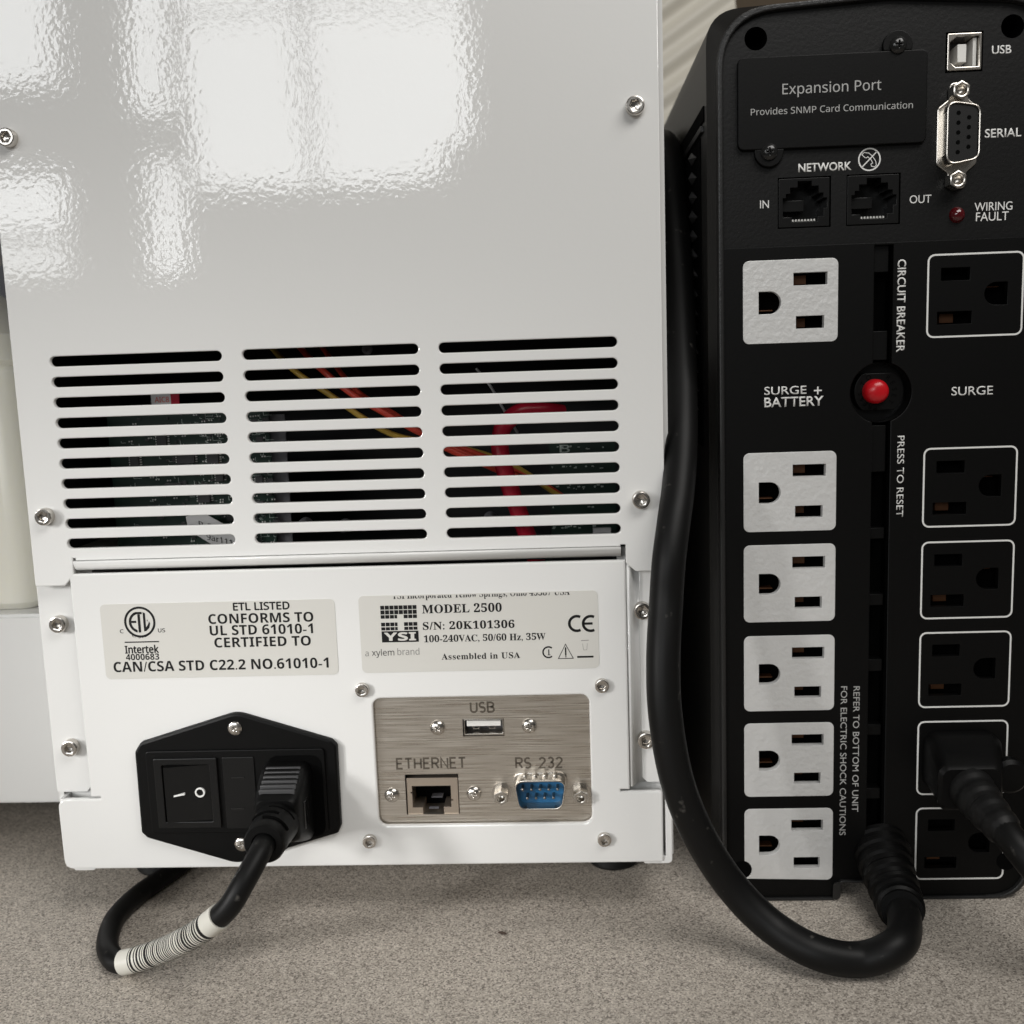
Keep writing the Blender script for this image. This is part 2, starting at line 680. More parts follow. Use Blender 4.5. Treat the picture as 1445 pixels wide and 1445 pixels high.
def words(body, pl, pr, ptop, y, material, parent, style=None, weight=0.0, clip=None, spacing=1.0):
    """pl, pr: photograph pixels of the baseline's two ends; ptop: pixel row of the capitals' top at the left end."""
    x0, za = at(pl[0], pl[1], y)
    x1, zb = at(pr[0], pr[1], y)
    _, zt = at(pl[0], ptop, y)
    return lettering(body, x0, x1, (za + zb) / 2, zt - za, y, material, parent, style, weight, clip=clip, spacing=spacing)


def words_down(body, p0, p1, cap_px, y, material, parent, style=None, weight=0.0):
    """text running downwards, its capitals' tops to the right; p0, p1: middle of the line at start and end."""
    xa, za = at(p0[0], p0[1], y)
    xb, zb = at(p1[0], p1[1], y)
    cap = abs(at(p0[0] + cap_px, p0[1], y)[0] - xa)
    return lettering(body, (xa + xb) / 2 - cap / 2, zb, za, cap, y, material, parent, style, weight, vertical=True)


def stroke_plate(bm, pts, w, y0, y1, closed=False):
    """flat ribbon of width w along points (x, z)."""
    P = [Vector(p) for p in pts]
    n = len(P)
    L, Rr = [], []
    for i in range(n):
        a = P[(i - 1) % n] if (closed or i > 0) else P[i]
        b = P[(i + 1) % n] if (closed or i < n - 1) else P[i]
        d1 = (P[i] - a).normalized() if (P[i] - a).length > 1e-9 else None
        d2 = (b - P[i]).normalized() if (b - P[i]).length > 1e-9 else None
        if d1 is None:
            d1 = d2
        if d2 is None:
            d2 = d1
        t = (d1 + d2)
        t = t.normalized() if t.length > 1e-6 else d1
        k = max(0.5, math.sqrt(max(0.0, (1 + d1.dot(d2)) / 2)))
        nn = Vector((-t.y, t.x)) * (w / 2 / k)
        L.append(P[i] + nn)
        Rr.append(P[i] - nn)
    segs = n if closed else n - 1
    for i in range(segs):
        j = (i + 1) % n
        q = [L[i], L[j], Rr[j], Rr[i]]
        f = [bm.verts.new((p.x, y0, p.y)) for p in q]
        g = [bm.verts.new((p.x, y1, p.y)) for p in q]
        bm.faces.new(f)
        for k in range(4):
            bm.faces.new((f[k], f[(k + 1) % 4], g[(k + 1) % 4], g[k]))


def arc(cx, cz, r, a0, a1, n=14, rz=None):
    rz = rz or r
    return [(cx + r * math.cos(R(a0 + (a1 - a0) * i / n)), cz + rz * math.sin(R(a0 + (a1 - a0) * i / n))) for i in range(n + 1)]


# ================================================================== SETTING
bm = bmesh.new()
add_box(bm, -900, 900, -420, 600, -30, 0)
desk = finish(bm, 'desk', M['desk'], smooth=False)
tag(desk, 'speckled grey-beige laminate desk top carrying the two machines', kind='structure')

m_wall = mat('dark_wood_wall', (0.10, 0.065, 0.03), 0.6, bump=(60, 0.3, 0.002, 4.0))
bm = bmesh.new()
add_box(bm, -1500, 1500, 600, 640, -800, 1800)
wall = finish(bm, 'wall', m_wall, smooth=False)
tag(wall, 'dark brown wall far behind the machines', kind='structure')

# ================================================================== ANALYSER
AN = empty('lab_analyzer', (-68, 120, 0))
tag(AN, 'glossy white laboratory analyser seen from the back with three columns of vent slots', 'lab analyser')

XL, XR = -167.5, 31.6
ZT = 300.0
Z_TAB, Z_MID = 114.4, 122.4
# cover with 30 slots
outline = rpoly([(XL, ZT), (XL, Z_TAB), (-157.8, Z_TAB), (-154.6, 118.0), (-154.6, 123.2), (-153.7, 123.2), (-153.7, Z_MID),
                 (17.9, Z_MID), (17.9, 122.9), (19.4, 122.9), (19.4, 117.2), (22.4, Z_TAB), (XR, Z_TAB), (XR, ZT)],
                [0, .6, 1.2, .8, 0, 0, 0, 0, 0, 0, .8, 1.2, .6, 0])
holes = []
z_top, z_bot = at(450, 497, 0)[1], at(480, 757, 0)[1]
cols = [(at(69.5, 510, 0)[0] * .5 + at(95.5, 768, 0)[0] * .5, at(312.5, 502, 0)[0] * .5 + at(331.5, 761, 0)[0] * .5),
        (at(341.5, 499, 0)[0] * .5 + at(359.5, 760, 0)[0] * .5, at(590, 492, 0)[0] * .5 + at(602.5, 754, 0)[0] * .5),
        (at(618.5, 490, 0)[0] * .5 + at(630.5, 753, 0)[0] * .5, at(871, 482, 0)[0] * .5 + at(876, 747, 0)[0] * .5)]
for x0, x1 in cols:
    for i in range(10):
        z = z_top + (z_bot - z_top) * i / 9
        holes.append(rrect((x0 + x1) / 2, z, x1 - x0, 3.1, 1.549, 6))
plate('cover_panel', [outline] + holes, 0.0, 1.5, M['white'], AN, bevel=0.35)
# rolled lower edge of the cover
bm = bmesh.new()
prof = [(0.0, Z_MID + .02)] + [(2.2 - 2.2 * math.cos(R(a)), Z_MID - 2.2 * math.sin(R(a))) for a in (15, 30, 45, 60, 75, 90)] + [(7.0, Z_MID - 2.2)]
for (ya, za), (yb, zb) in zip(prof[:-1], prof[1:]):
    bm.faces.new([bm.verts.new(p) for p in ((-153.9, ya, za), (17.9, ya, za), (17.9, yb, zb), (-153.9, yb, zb))])
bmesh.ops.remove_doubles(bm, verts=bm.verts, dist=1e-4)
o = finish(bm, 'rolled_edge', M['white'], AN)
sol = o.modifiers.new('thickness', 'SOLIDIFY')
sol.thickness = 0.0012
sol.offset = -1

# enclosure walls
boxes('side_wall', [(-169.3, -167.7, 5.4, 250, 19, ZT)], M['white'], AN)
boxes('side_wall', [(31.7, 33.4, 5.4, 250, 19, ZT)], M['white'], AN)
boxes('top_wall', [(-169.3, 33.4, 2.0, 250, ZT, ZT + 1.5)], M['white'], AN)
boxes('floor_pan', [(-167.6, 31.6, 6.2, 250, 18.9, 20.4), (-167.6, 31.6, 248, 250, 20.5, ZT)], M['white'], AN)
boxes('inner_flange', [(-167.6, -152, 7.0, 8.2, 21, 121)], M['white_flat'], AN)
boxes('inner_flange', [(17, 31.6, 7.0, 8.2, 21, 121)], M['white_flat'], AN)
# added box, painted near-black for the shade behind the vents
boxes('interior_shade_box', [(-166, 30, 95, 96, 100, 296), (-167, -166, 3.0, 95, 122, 296), (30.2, 31.2, 3.0, 95, 122, 296),
                        (-166, 30, 3.0, 95, 296, 297), (-153, 18, 8.4, 95, 117.4, 118.4)], M['liner'], AN)

# flange strips beside the lower panel
plate('flange_strip', [rpoly([(-169.3, 114.0), (-169.3, 44.0), (-159.2, 44.0), (-157.6, 45.6), (-157.6, 118.5), (-169.3, 118.5)], [0, 1, .6, .6, 0, 0])], 4.0, 5.3, M['white'], AN, bevel=0.3)
plate('flange_strip', [rpoly([(23.6, 45.8), (25.2, 44.2), (33.2, 44.2), (33.2, 118.5), (23.6, 118.5)], [.6, .6, 1, 0, 0])], 4.0, 5.3, M['white'], AN, bevel=0.3)
# bent riser at the right side of the lower panel
bm = bmesh.new()
prof = [(19.35, 1.2), (19.9, 1.6), (20.5, 2.6), (21.0, 3.6), (21.9, 4.7), (23.4, 5.3), (24.6, 5.4)]
for (xa, ya), (xb, yb) in zip(prof[:-1], prof[1:]):
    bm.faces.new([bm.verts.new(p) for p in ((xa, ya, 44.4), (xb, yb, 44.4), (xb, yb, 118.6), (xa, ya, 118.6))])
bmesh.ops.remove_doubles(bm, verts=bm.verts, dist=1e-4)
o = finish(bm, 'bent_riser', M['white'], AN)
sol = o.modifiers.new('thickness', 'SOLIDIFY')
sol.thickness = 0.001
sol.offset = -1

# lower panel
win = box2(*at(529.5, 1163, 0), *at(833.5, 985, 0))
wx0, wz0 = [sum(v) / 2 for v in zip(at(526.5, 1000, 0), at(534.5, 1158, 0))][0], (at(540, 1166.5, 0)[1] + at(830, 1160.5, 0)[1]) / 2
wx1, wz1 = [sum(v) / 2 for v in zip(at(831.5, 1000, 0), at(835.5, 1150, 0))][0], (at(535, 985, 0)[1] + at(825, 981, 0)[1]) / 2
window = box2(wx0, wz0, wx1, wz1, 2.6, 5)
inlet_px = [(334, 1004), (199, 1047), (191.5, 1060), (201, 1173), (210, 1181), (336, 1217), (478, 1174), (482, 1164), (476, 1051), (468, 1043)]
inlet_pts = [at(px, py, -1.0) for px, py in inlet_px]
ic = (sum(p[0] for p in inlet_pts) / len(inlet_pts), sum(p[1] for p in inlet_pts) / len(inlet_pts))
low = rpoly([(-156.2, 118.1), (-156.2, 43.9), (-153.0, 43.9), (-153.0, 43.2), (-167.4, 43.2), (-167.2, 18.9),
             (29.7, 18.9), (29.7, 42.9), (16.4, 42.9), (16.4, 43.6), (19.3, 43.6), (19.3, 118.1)],
            [.5, 0, 0, 0, 3.2, 3.4, 1, 1, 0, 0, 0, .5])
iz = rrect(ic[0], ic[1], 46, 26, 1)
plate('lower_panel', [low, window, iz], 0.0, 1.4, M['white'], AN, bevel=0.55)
plate('bottom_lip', [box2(-164.5, 18.0, -157.5, 21, .6)], 0.9, 6, M['white'], AN, bevel=.2)
plate('bottom_lip', [box2(23.5, 18.0, 31.8, 20.6, .6)], 0.9, 6, M['white'], AN, bevel=.2)
plate('side_lip', [rpoly([(30.5, 42), (30.5, 20.6), (29, 18.1), (32.6, 18.1), (32.6, 42)], [.4, .5, .3, 1.6, .4])], 0.7, 8, M['white'], AN, bevel=.25)
plate('panel_side', [box2(-167.3, 19.2, -166.1, 42.8)], 1.45, 8, M['white'], AN)

# cap screws
bm = bmesh.new()
add_plate(bm, [circle(0, 0, 2.72, 32), circle(0, 0, 1.45, 6, 0.3)], -1.9, 1.0, 0.42, back=False)
add_lathe(bm, [(1.5, -0.3), (0.5, -0.1), (0, 0.1)], n=6, cap=False)
cap_screw = finish(bm, 'socket_screw', M['steel'], None)
cs_mesh = cap_screw
SCREWS = [(7, 193, 0), (896.5, 148, 0), (60, 730, 0), (905, 706, 0), (80, 882, 4), (97, 1057, 4), (907, 863, 4), (912, 1046, 4)]
for i, (px, py, base) in enumerate(SCREWS):
    yf = base - 2.6
    x, z = at(px, py, yf)
    o = put(cap_screw, AN, (x, base - 0.75, z), roty=R(random.uniform(0, 60)))
for px, py in [(510.5, 974.5), (849.5, 968.5), (521, 1188.5), (853, 1186)]:
    x, z = at(px, py, -1.4)
    o = put(cap_screw, AN, (x, -0.1, z), roty=R(random.uniform(0, 60)))
    o.scale = (0.82, 0.8, 0.82)
bpy.data.objects.remove(cap_screw)


# pan head screws with a cross recess
def cross_screw(material, r=2.4, h=1.5):
    bm = bmesh.new()
    prof = [(0, -h)]
    for k in range(1, 8):
        a = k / 7 * 70
        prof.append((r * math.sin(R(a)) / math.sin(R(70)), -h + (1 - math.cos(R(a))) / (1 - math.cos(R(70))) * h * .75))
    prof += [(r, 0.0), (r, .4)]
    add_lathe(bm, prof, n=32)
    head = finish(bm, 'cross_screw', material, None)
    bm = bmesh.new()
    w, l = r * .11, r * .56
    cross = [(w, w), (w, l), (-w, l), (-w, w), (-l, w), (-l, -w), (-w, -w), (-w, -l), (w, -l), (w, -w), (l, -w), (l, w)]
    loft('c', [(cross, -h - 1), ([(x * .55, z * .55) for x, z in cross], -h * 0.15)], None, bm=bm)
    cut = finish(bm, 'cut', material, None)
    md = head.modifiers.new('cross', 'BOOLEAN')
    md.object = cut
    md.operation = 'DIFFERENCE'
    md.solver = 'EXACT'
    dg = bpy.context.evaluated_depsgraph_get()
    me = bpy.data.meshes.new_from_object(head.evaluated_get(dg))
    me.name = 'cross_screw'
    old = head.data
    head.modifiers.clear()
    head.data = me
    bpy.data.meshes.remove(old)
    bpy.data.objects.remove(cut)
    return head


# connector plate
Y_CP = 2.2
cp_hole_usb = box2(*at(653.5, 1039.5, Y_CP), *at(711, 1014, Y_CP))
cp_hole_eth = box2(*at(574, 1149.5, Y_CP), *at(646.5, 1092, Y_CP))
plate('connector_plate', [box2(wx0 - 3, wz0 - 3, wx1 + 3, wz1 + 3), cp_hole_usb, cp_hole_eth], Y_CP, Y_CP + 1.5, M['brushed'], AN)

steel_cross = cross_screw(M['steel'])
for px, py in [(617, 1028), (747, 1025.5), (552.5, 1123.5), (668.5, 1121)]:
    x, z = at(px, py, Y_CP - 1)
    put(steel_cross, AN, (x, Y_CP, z), roty=R(random.uniform(0, 90)))

# engraved words
GLY = {
    'U': [[(0, 1), (0, .3)] + arc(.3, .3, .3, 180, 360, 8) + [(.6, .3), (.6, 1)]],
    'S': [arc(.28, .74, .26, 40, 270, 9) + arc(.28, .26, .26, 90, -140, 9)],
    'B': [[(0, 0), (0, 1), (.35, 1)] + arc(.35, .76, .22, 80, -90, 7) + [(0, .53), (.35, .53)] + arc(.35, .265, .26, 80, -90, 7) + [(0, 0)]],
    'E': [[(.52, 1), (0, 1), (0, 0), (.52, 0)], [(0, .52), (.45, .52)]],
    'T': [[(0, 1), (.62, 1)], [(.31, 1), (.31, 0)]],
    'H': [[(0, 0), (0, 1)], [(.6, 0), (.6, 1)], [(0, .5), (.6, .5)]],
    'R': [[(0, 0), (0, 1), (.33, 1)] + arc(.33, .75, .25, 80, -90, 8) + [(0, .5)], [(.28, .5), (.58, 0)]],
    'N': [[(0, 0), (0, 1), (.6, 0), (.6, 1)]],
    '2': [arc(.27, .73, .26, 165, -20, 8) + [(0, 0), (.56, 0)]],
    '3': [arc(.26, .76, .24, 150, -90, 8), arc(.26, .27, .27, 90, -150, 8)],
    ' ': [],
}
GW = {'U': .6, 'S': .56, 'B': .6, 'E': .52, 'T': .62, 'H': .6, 'R': .58, 'N': .6, '2': .56, '3': .55, ' ': .34}


def engraved(body, pl, pr, ptop):
    x0, za = at(pl[0], pl[1], Y_CP)
    x1, zb = at(pr[0], pr[1], Y_CP)
    h = at(pl[0], ptop, Y_CP)[1] - za
    z0 = (za + zb) / 2
    gap = .26
    tot = sum(GW[c] for c in body) + gap * (len(body) - 1)
    s = (x1 - x0) / tot
    bm = bmesh.new()
    cx = 0.0
    for c in body:
        for st in GLY[c]:
            stroke_plate(bm, [(x0 + (cx + p[0]) * s, z0 + p[1] * h) for p in st], 0.62, Y_CP - 0.035, Y_CP + 0.01)
        cx += GW[c] + gap
    return finish(bm, 'engraved_lettering', M['engrave'], AN, smooth=False)


engraved('USB', (664.5, 1005), (697, 1004.5), 991.5)
engraved('ETHERNET', (560.5, 1085), (657, 1083), 1071)
engraved('RS 232', (728.5, 1083.5), (793.5, 1083), 1069.5)

# USB-A port
ux0, uz0 = at(654.5, 1039, Y_CP)
ux1, uz1 = at(710.5, 1015, Y_CP)
bm = bmesh.new()
add_plate(bm, [box2(ux0 + .1, uz0 + .1, ux1 - .1, uz1 - .1, .3), box2(ux0 + .38, uz0 + .6, ux1 - .38, uz1 - .3, .3)], Y_CP + .5, Y_CP + 11, .1)
add_box(bm, ux0, ux1, Y_CP + 10.5, Y_CP + 11, uz0, uz1)
usb = finish(bm, 'usb_port', M['nickel'], AN)
boxes('tongue', [(ux0 + 1.0, ux1 - 1.0, Y_CP + 1.0, Y_CP + 10, uz1 - 2.5, uz1 - .75)], M['white_plastic'], usb, bevel=.12)
bm = bmesh.new()
w = ux1 - ux0
for f in (.3, .7):
    cx = ux0 + w * f
    add_plate(bm, [[(cx - 1.5, uz0 + 2.6), (cx - 1.0, uz0 + 1.2), (cx + .8, uz0 + 1.2), (cx + 1.5, uz0 + 2.6), (cx + 1.2, uz0 + 2.7), (cx + .6, uz0 + 1.5), (cx - .8, uz0 + 1.5), (cx - 1.2, uz0 + 2.7)]], Y_CP + 3.2, Y_CP + 4, 0)
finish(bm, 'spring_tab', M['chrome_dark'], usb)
boxes('recess', [(ux0 + .5, ux1 - .5, Y_CP + 6, Y_CP + 6.4, uz0 + .5, uz1 - .5)], M['chip_grey'], usb)

# Ethernet port
ex0, ez0 = at(576, 1149, Y_CP + .6)
ex1, ez1 = at(645.5, 1097, Y_CP + .6)
_, ezt = at(610, 1092, Y_CP)
w, h = ex1 - ex0, ez1 - ez0
cav = [(ex0 + w * .10, ez0 + h * .19), (ex0 + w * .30, ez0 + h * .19), (ex0 + w * .30, ez0 + .02), (ex0 + w * .71, ez0 + .02), (ex0 + w * .71, ez0 + h * .19),
       (ex0 + w * .86, ez0 + h * .19), (ex0 + w * .86, ez0 + h * .36), (ex0 + w * .90, ez0 + h * .36), (ex0 + w * .90, ez0 + h * .40), (ex0 + w * .86, ez0 + h * .40),
       (ex0 + w * .86, ez0 + h * .78), (ex0 + w * .10, ez0 + h * .78), (ex0 + w * .10, ez0 + h * .62), (ex0 + w * .07, ez0 + h * .62), (ex0 + w * .07, ez0 + h * .58), (ex0 + w * .10, ez0 + h * .58)]
eth_out = [(ex0, ez0), (ex0 + w * .30, ez0), (ex0 + w * .30, ez0 + .001), (ex1, ez0), (ex1, ez1), (ex0, ez1)]
bm = bmesh.new()
add_plate(bm, [[(ex0, ez0 - .3), (ex1, ez0 - .3), (ex1, ez1), (ex0, ez1)], cav], Y_CP + .5, Y_CP + 12, .06)
eth = finish(bm, 'ethernet_port', mat('ethernet_shell', (0.58, 0.50, 0.42), 0.35, 0.9), AN)
boxes('socket_floor', [(ex0 + .3, ex1 - .3, Y_CP + 9, Y_CP + 9.4, ez0, ez1)], M['void'], eth)
boxes('latch', [(ex0 + w * .44, ex0 + w * .66, Y_CP + 5, Y_CP + 8, ez0 + h * .30, ez0 + h * .325), (ex0 + w * .41, ex0 + w * .60, Y_CP + 1.6, Y_CP + 2.6, ez0 + h * .11, ez0 + h * .14)], M['chip_grey'], eth)
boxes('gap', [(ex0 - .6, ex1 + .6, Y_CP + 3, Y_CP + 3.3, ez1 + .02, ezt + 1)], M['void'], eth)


# D-sub serial connector: outline with the wide side up
def dsub(cx, cz, w, h, r, sl=0.10):
    d = h * math.tan(R(10)) * 1.0
    return rpoly([(cx - w / 2, cz + h / 2), (cx + w / 2, cz + h / 2), (cx + w / 2 - d, cz - h / 2), (cx - w / 2 + d, cz - h / 2)], r, 5)


dcx, dcz = at(762.5, 1121, Y_CP - 5)
fx, fz = at(763, 1116, Y_CP)
bm = bmesh.new()
add_plate(bm, [dsub(dcx, dcz, 18.6, 11.2, 3.2)], Y_CP - .9, Y_CP + .2, .3)
add_plate(bm, [dsub(dcx, dcz, 17.1, 9.9, 3.0), dsub(dcx, dcz, 16.1, 8.8, 2.5)], Y_CP - 5.8, Y_CP - .5, .18)
ser = finish(bm, 'serial_port', M['nickel'], AN)
plate('insert', [dsub(dcx, dcz, 16.05, 8.75, 2.3)], Y_CP - 1.2, Y_CP - .3, M['blue'], ser)
bm = bmesh.new()
for row, n in ((1.42, 5), (-1.42, 4)):
    for i in range(n):
        add_lathe(bm, [(0, Y_CP - 5.0), (.42, Y_CP - 4.7), (.5, Y_CP - 1)], dcx + (i - (n - 1) / 2) * 2.77, dcz + row, 10)
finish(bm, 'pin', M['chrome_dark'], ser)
bm = bmesh.new()
for i in range(4):
    xx = dcx + (i - 1.5) * 3.2
    add_lathe(bm, [(0, Y_CP - 4.2), (.75, Y_CP - 3.8), (.9, Y_CP - 2.2), (.75, Y_CP - 1)], xx, dcz + 5.2, 12)
finish(bm, 'shell_dimple', M['nickel'], ser)
for px in (707, 819.5):
    x, z = at(px, 1126.5, Y_CP - 5)
    bm = bmesh.new()
    add_plate(bm, [circle(0, 0, 2.5, 6, .52), circle(0, 0, 1.15, 18)], -5.2, -.1, .25, back=False)
    add_lathe(bm, [(1.2, -2.4), (0, -1.6)], n=18, cap=False)
    add_lathe(bm, [(3.3, -.35), (3.3, .1)], n=28)
    o = finish(bm, 'jack_screw', M['nickel'], None)
    put(o, ser, (x, Y_CP, z), roty=0)
    bpy.data.objects.remove(o)

# power inlet with switch
inl = plate('power_inlet', [rpoly(inlet_pts, [8, 2, 2, 1.4, 1.4, 8, 1.4, 1.4, 1.6, 1.6], 6)], -2.2, 1.2, M['black'], AN, bevel=.8)
a, b = at(204, 1060, -3), at(457, 1057, -3)
c = at(208, 1177, -3)
plate('raised_face', [box2(a[0], c[1], b[0], (a[1] + b[1]) / 2, 1.2)], -3.0, -2.1, M['black'], inl, bevel=.3)
sw = [at(px, py, -3.4) for px, py in ((217, 1070), (306, 1069.5), (313, 1167.5), (224, 1168.5))]
sx0, sx1, sz0, sz1 = (sw[0][0] + sw[3][0]) / 2, (sw[1][0] + sw[2][0]) / 2, (sw[2][1] + sw[3][1]) / 2, (sw[0][1] + sw[1][1]) / 2
plate('switch_frame', [box2(sx0, sz0, sx1, sz1, .5), box2(sx0 + 2.6, sz0 + 2.2, sx1 - 2.6, sz1 - 2.2, .3)], -3.9, -2.9, M['black_smooth'], inl, bevel=.25)
bm = bmesh.new()
rx0, rx1, rz0, rz1 = sx0 + 3.6, sx1 - 2.9, sz0 + 2.5, sz1 - 2.5
prof = [(rx0, -2.7), (rx0 + .1, -5.4), ((rx0 + rx1) / 2, -4.1), (rx1, -3.0), (rx1, -2.6)]
for (xa, ya), (xb, yb) in zip(prof[:-1], prof[1:]):
    bm.faces.new([bm.verts.new(p) for p in ((xa, ya, rz0), (xb, yb, rz0), (xb, yb, rz1), (xa, ya, rz1))])
for z in (rz0, rz1):
    bm.faces.new([bm.verts.new((x, y, z)) for x, y in prof])
bmesh.ops.remove_doubles(bm, verts=bm.verts, dist=1e-4)
finish(bm, 'rocker', M['black_smooth'], inl)
bm = bmesh.new()
a, b = at(245.5, 1123.5, -4.8), at(261, 1120, -4.6)
stroke_plate(bm, [a, b], .55, -5.05, -4.3)
o = finish(bm, 'on_mark', M['print_white'], inl, smooth=False)
a = at(282, 1118.5, -3.9)
bm = bmesh.new()
add_plate(bm, [circle(a[0], a[1], 1.62, 28), circle(a[0], a[1], 1.12, 28)], -3.95, -3.2, 0)
finish(bm, 'off_mark', M['print_white'], inl, smooth=False)
a, b = at(321, 1169, -3.1), at(358, 1068, -3.1)
plate('fuse_drawer', [box2(a[0], a[1], b[0], b[1], .4)], -3.35, -2.9, M['black_smooth'], inl, bevel=.15)
for py in (1097, 1141):
    a, b = at(326, py + 1.2, -3.4), at(345, py - .8, -3.4)
    plate('drawer_notch', [box2(a[0], a[1], b[0], b[1])], -3.55, -3.3, M['black_gloss'], inl, bevel=.05)
a, b = at(379, 1193, -3), at(462, 1063, -3)
plate('socket_recess', [box2(a[0] + 1.5, a[1] + 3, b[0] - 2, b[1] - .5, 3.4)], -3.06, -2.8, M['void'], inl)
for px, py in ((330.5, 1029), (340, 1193)):
    x, z = at(px, py, -3)
    o = put(steel_cross, inl, (x, -2.25, z), roty=R(random.uniform(0, 90)))
    o.scale = (.95, .5, .95)
bpy.data.objects.remove(steel_cross)

# labels ----------------------------------------------------------------
YL = -0.12


def sheet(name, lt, rt, rb, lb, r, label):
    x0 = (at(*lt, 0)[0] + at(*lb, 0)[0]) / 2
    x1 = (at(*rt, 0)[0] + at(*rb, 0)[0]) / 2
    z1 = (at(*lt, 0)[1] + at(*rt, 0)[1]) / 2
    z0 = (at(*lb, 0)[1] + at(*rb, 0)[1]) / 2
    o = plate(name, [box2(x0, z0, x1, z1, r)], YL, 0.0, M['label'], AN, label=label)
    return o, (x0, z0, x1, z1)


lab1, _ = sheet('conformity_label', (141, 853), (471, 845), (479, 950), (150, 960), 1.6, 'beige conformity label left of the rating label')
K = M['print_black']
yt = YL - .02
words('ETL LISTED', (329.5, 861.5), (408.5, 859.5), 851, yt, K, lab1, sans, .03)
words('CONFORMS TO', (294.5, 880.3), (442.5, 877.3), 866.6, yt, K, lab1, sansb)
words('UL STD 61010-1', (296.5, 896.8), (442, 893.5), 883, yt, K, lab1, sansb)
words('CERTIFIED TO', (303, 913.5), (439, 911), 899.8, yt, K, lab1, sansb)
words('CAN/CSA STD C22.2 NO.61010-1', (161, 949), (464, 941.6), 934.8, yt, K, lab1, sansb)
words('Intertek', (177, 922), (224, 921), 911.7, yt, K, lab1, sans, .03)
words('4000683', (178, 931.8), (225, 930.6), 923.2, yt, K, lab1, sansb)
words('C', (169.5, 893.5), (174.5, 893.4), 888.3, yt, K, lab1, sans, .014)
words('US', (223.3, 892.4), (233, 892), 887, yt, K, lab1, sans, .014)
bm = bmesh.new()
cx, cz = at(197.3, 877.8, YL)
add_plate(bm, [circle(cx, cz, 5.05, 40), circle(cx, cz, 4.35, 40)], yt - .03, yt, 0)
a, b = at(176, 906.4, YL), at(224.5, 905.4, YL)
stroke_plate(bm, [a, (b[0], a[1])], .38, yt - .03, yt)
# letters inside the ring: tall, with E and L following the circle
ri = 3.75
e_out = [(cx - .95, cz + 3.3), (cx - .95, cz + 2.55)] + [(cx + 2.75 * math.cos(R(t)), cz + 2.75 * math.sin(R(t))) for t in range(130, 232, 10)] + [(cx - .95, cz - 2.6), (cx - .95, cz - 3.35)] + \
        [(cx + 3.55 * math.cos(R(t)), cz + 3.55 * math.sin(R(t))) for t in range(246, 112, -9)]
add_plate(bm, [e_out], yt - .03, yt, 0)
add_plate(bm, [box2(cx - 2.7, cz - .25, cx - 1.15, cz + .45)], yt - .03, yt, 0)
add_plate(bm, [box2(cx - 1.35, cz + 2.55, cx + .85, cz + 3.3)], yt - .03, yt, 0)
add_plate(bm, [box2(cx - .62, cz - 3.4, cx + .2, cz + 2.5)], yt - .03, yt, 0)
add_plate(bm, [[(cx + 1.15, cz + 3.25), (cx + 1.15, cz - 3.1), (cx + 1.9, cz - 2.95), (cx + 2.9, cz - 2.0), (cx + 3.3, cz - .6), (cx + 3.0, cz + .2), (cx + 2.55, cz - .9), (cx + 1.9, cz - 1.75), (cx + 1.9, cz + 2.8)]], yt - .03, yt, 0)
add_plate(bm, [box2(cx + 2.35, cz + .2, cx + 2.55, cz + .75), ], yt - .03, yt, 0)
finish(bm, 'round_mark', K, lab1, smooth=False)
for i, chh in enumerate('LISTED'):
    t = R(-90 + (i - 2.5) * 12.5)
    xx, zz = cx + 4.9 * math.cos(t), cz + 4.9 * math.sin(t)
    lettering(chh, xx - .36, xx + .36 if chh != 'I' else xx - .2, zz - .35, .75, yt, K, lab1, sansb, tilt=math.tan(t + R(90)))

lab2, box = sheet('rating_label', (505, 843), (842, 831), (847, 941), (512, 951), 1.6, 'beige rating label with model and serial numbers')
clip_z = box[3] - .35
words('YSI Incorporated Yellow Springs, Ohio 45387 USA', (553, 846), (804, 838.5), 836.5, yt, K, lab2, serif, clip=clip_z)
words('MODEL 2500', (596, 866), (708, 862.4), 854.4, yt, K, lab2, serif, .010, spacing=1.05)
words('S/N: 20K101306', (597, 888.5), (726, 886), 878, yt, K, lab2, serif, .010, spacing=1.05)
words('100-240VAC, 50/60 Hz, 35W', (598.4, 906.7), (770, 902.2), 897.5, yt, K, lab2, serif, .004)
words('Assembled in USA', (623.3, 931), (734, 928.4), 922.7, yt, K, lab2, serif, .004, spacing=1.06)
words('a', (515.5, 926), (520.5, 926), 917.4, yt, M['print_faint'], lab2, sans)
words('xylem', (525, 925.8), (556.5, 924.6), 917, yt, M['print_fade'], lab2, sans)
words('brand', (561, 924.6), (592, 923.6), 915.5, yt, M['print_faint'], lab2, sans)
bm = bmesh.new()
# CE mark
for cxp, e in ((814, 0), (833.5, 1)):
    c = at(cxp, 879.8, YL)
    stroke_plate(bm, arc(c[0], c[1], 2.35, 62, 298, 16), .85, yt - .03, yt)
    if e:
        stroke_plate(bm, [(c[0] - 2.3, c[1]), (c[0] + .6, c[1])], .75, yt - .03, yt)
finish(bm, 'ce_mark', K, lab2, smooth=False)
bm = bmesh.new()
c = at(774, 920.3, YL)
stroke_plate(bm, arc(c[0], c[1], 1.72, 50, 310, 16), .48, yt - .03, yt)
stroke_plate(bm, [(c[0] + .1, c[1] - .9), (c[0] + .1, c[1] + .9)], .34, yt - .03, yt)
stroke_plate(bm, [(c[0] - .3, c[1] - .9), (c[0] + .6, c[1] - .9)], .2, yt - .03, yt)
a, b, t = at(788, 929.3, YL), at(809, 928.6, YL), at(798, 909, YL)
stroke_plate(bm, [a, (b[0], a[1]), ((a[0] + b[0]) / 2, t[1])], .22, yt - .03, yt, closed=True)
mx = (a[0] + b[0]) / 2
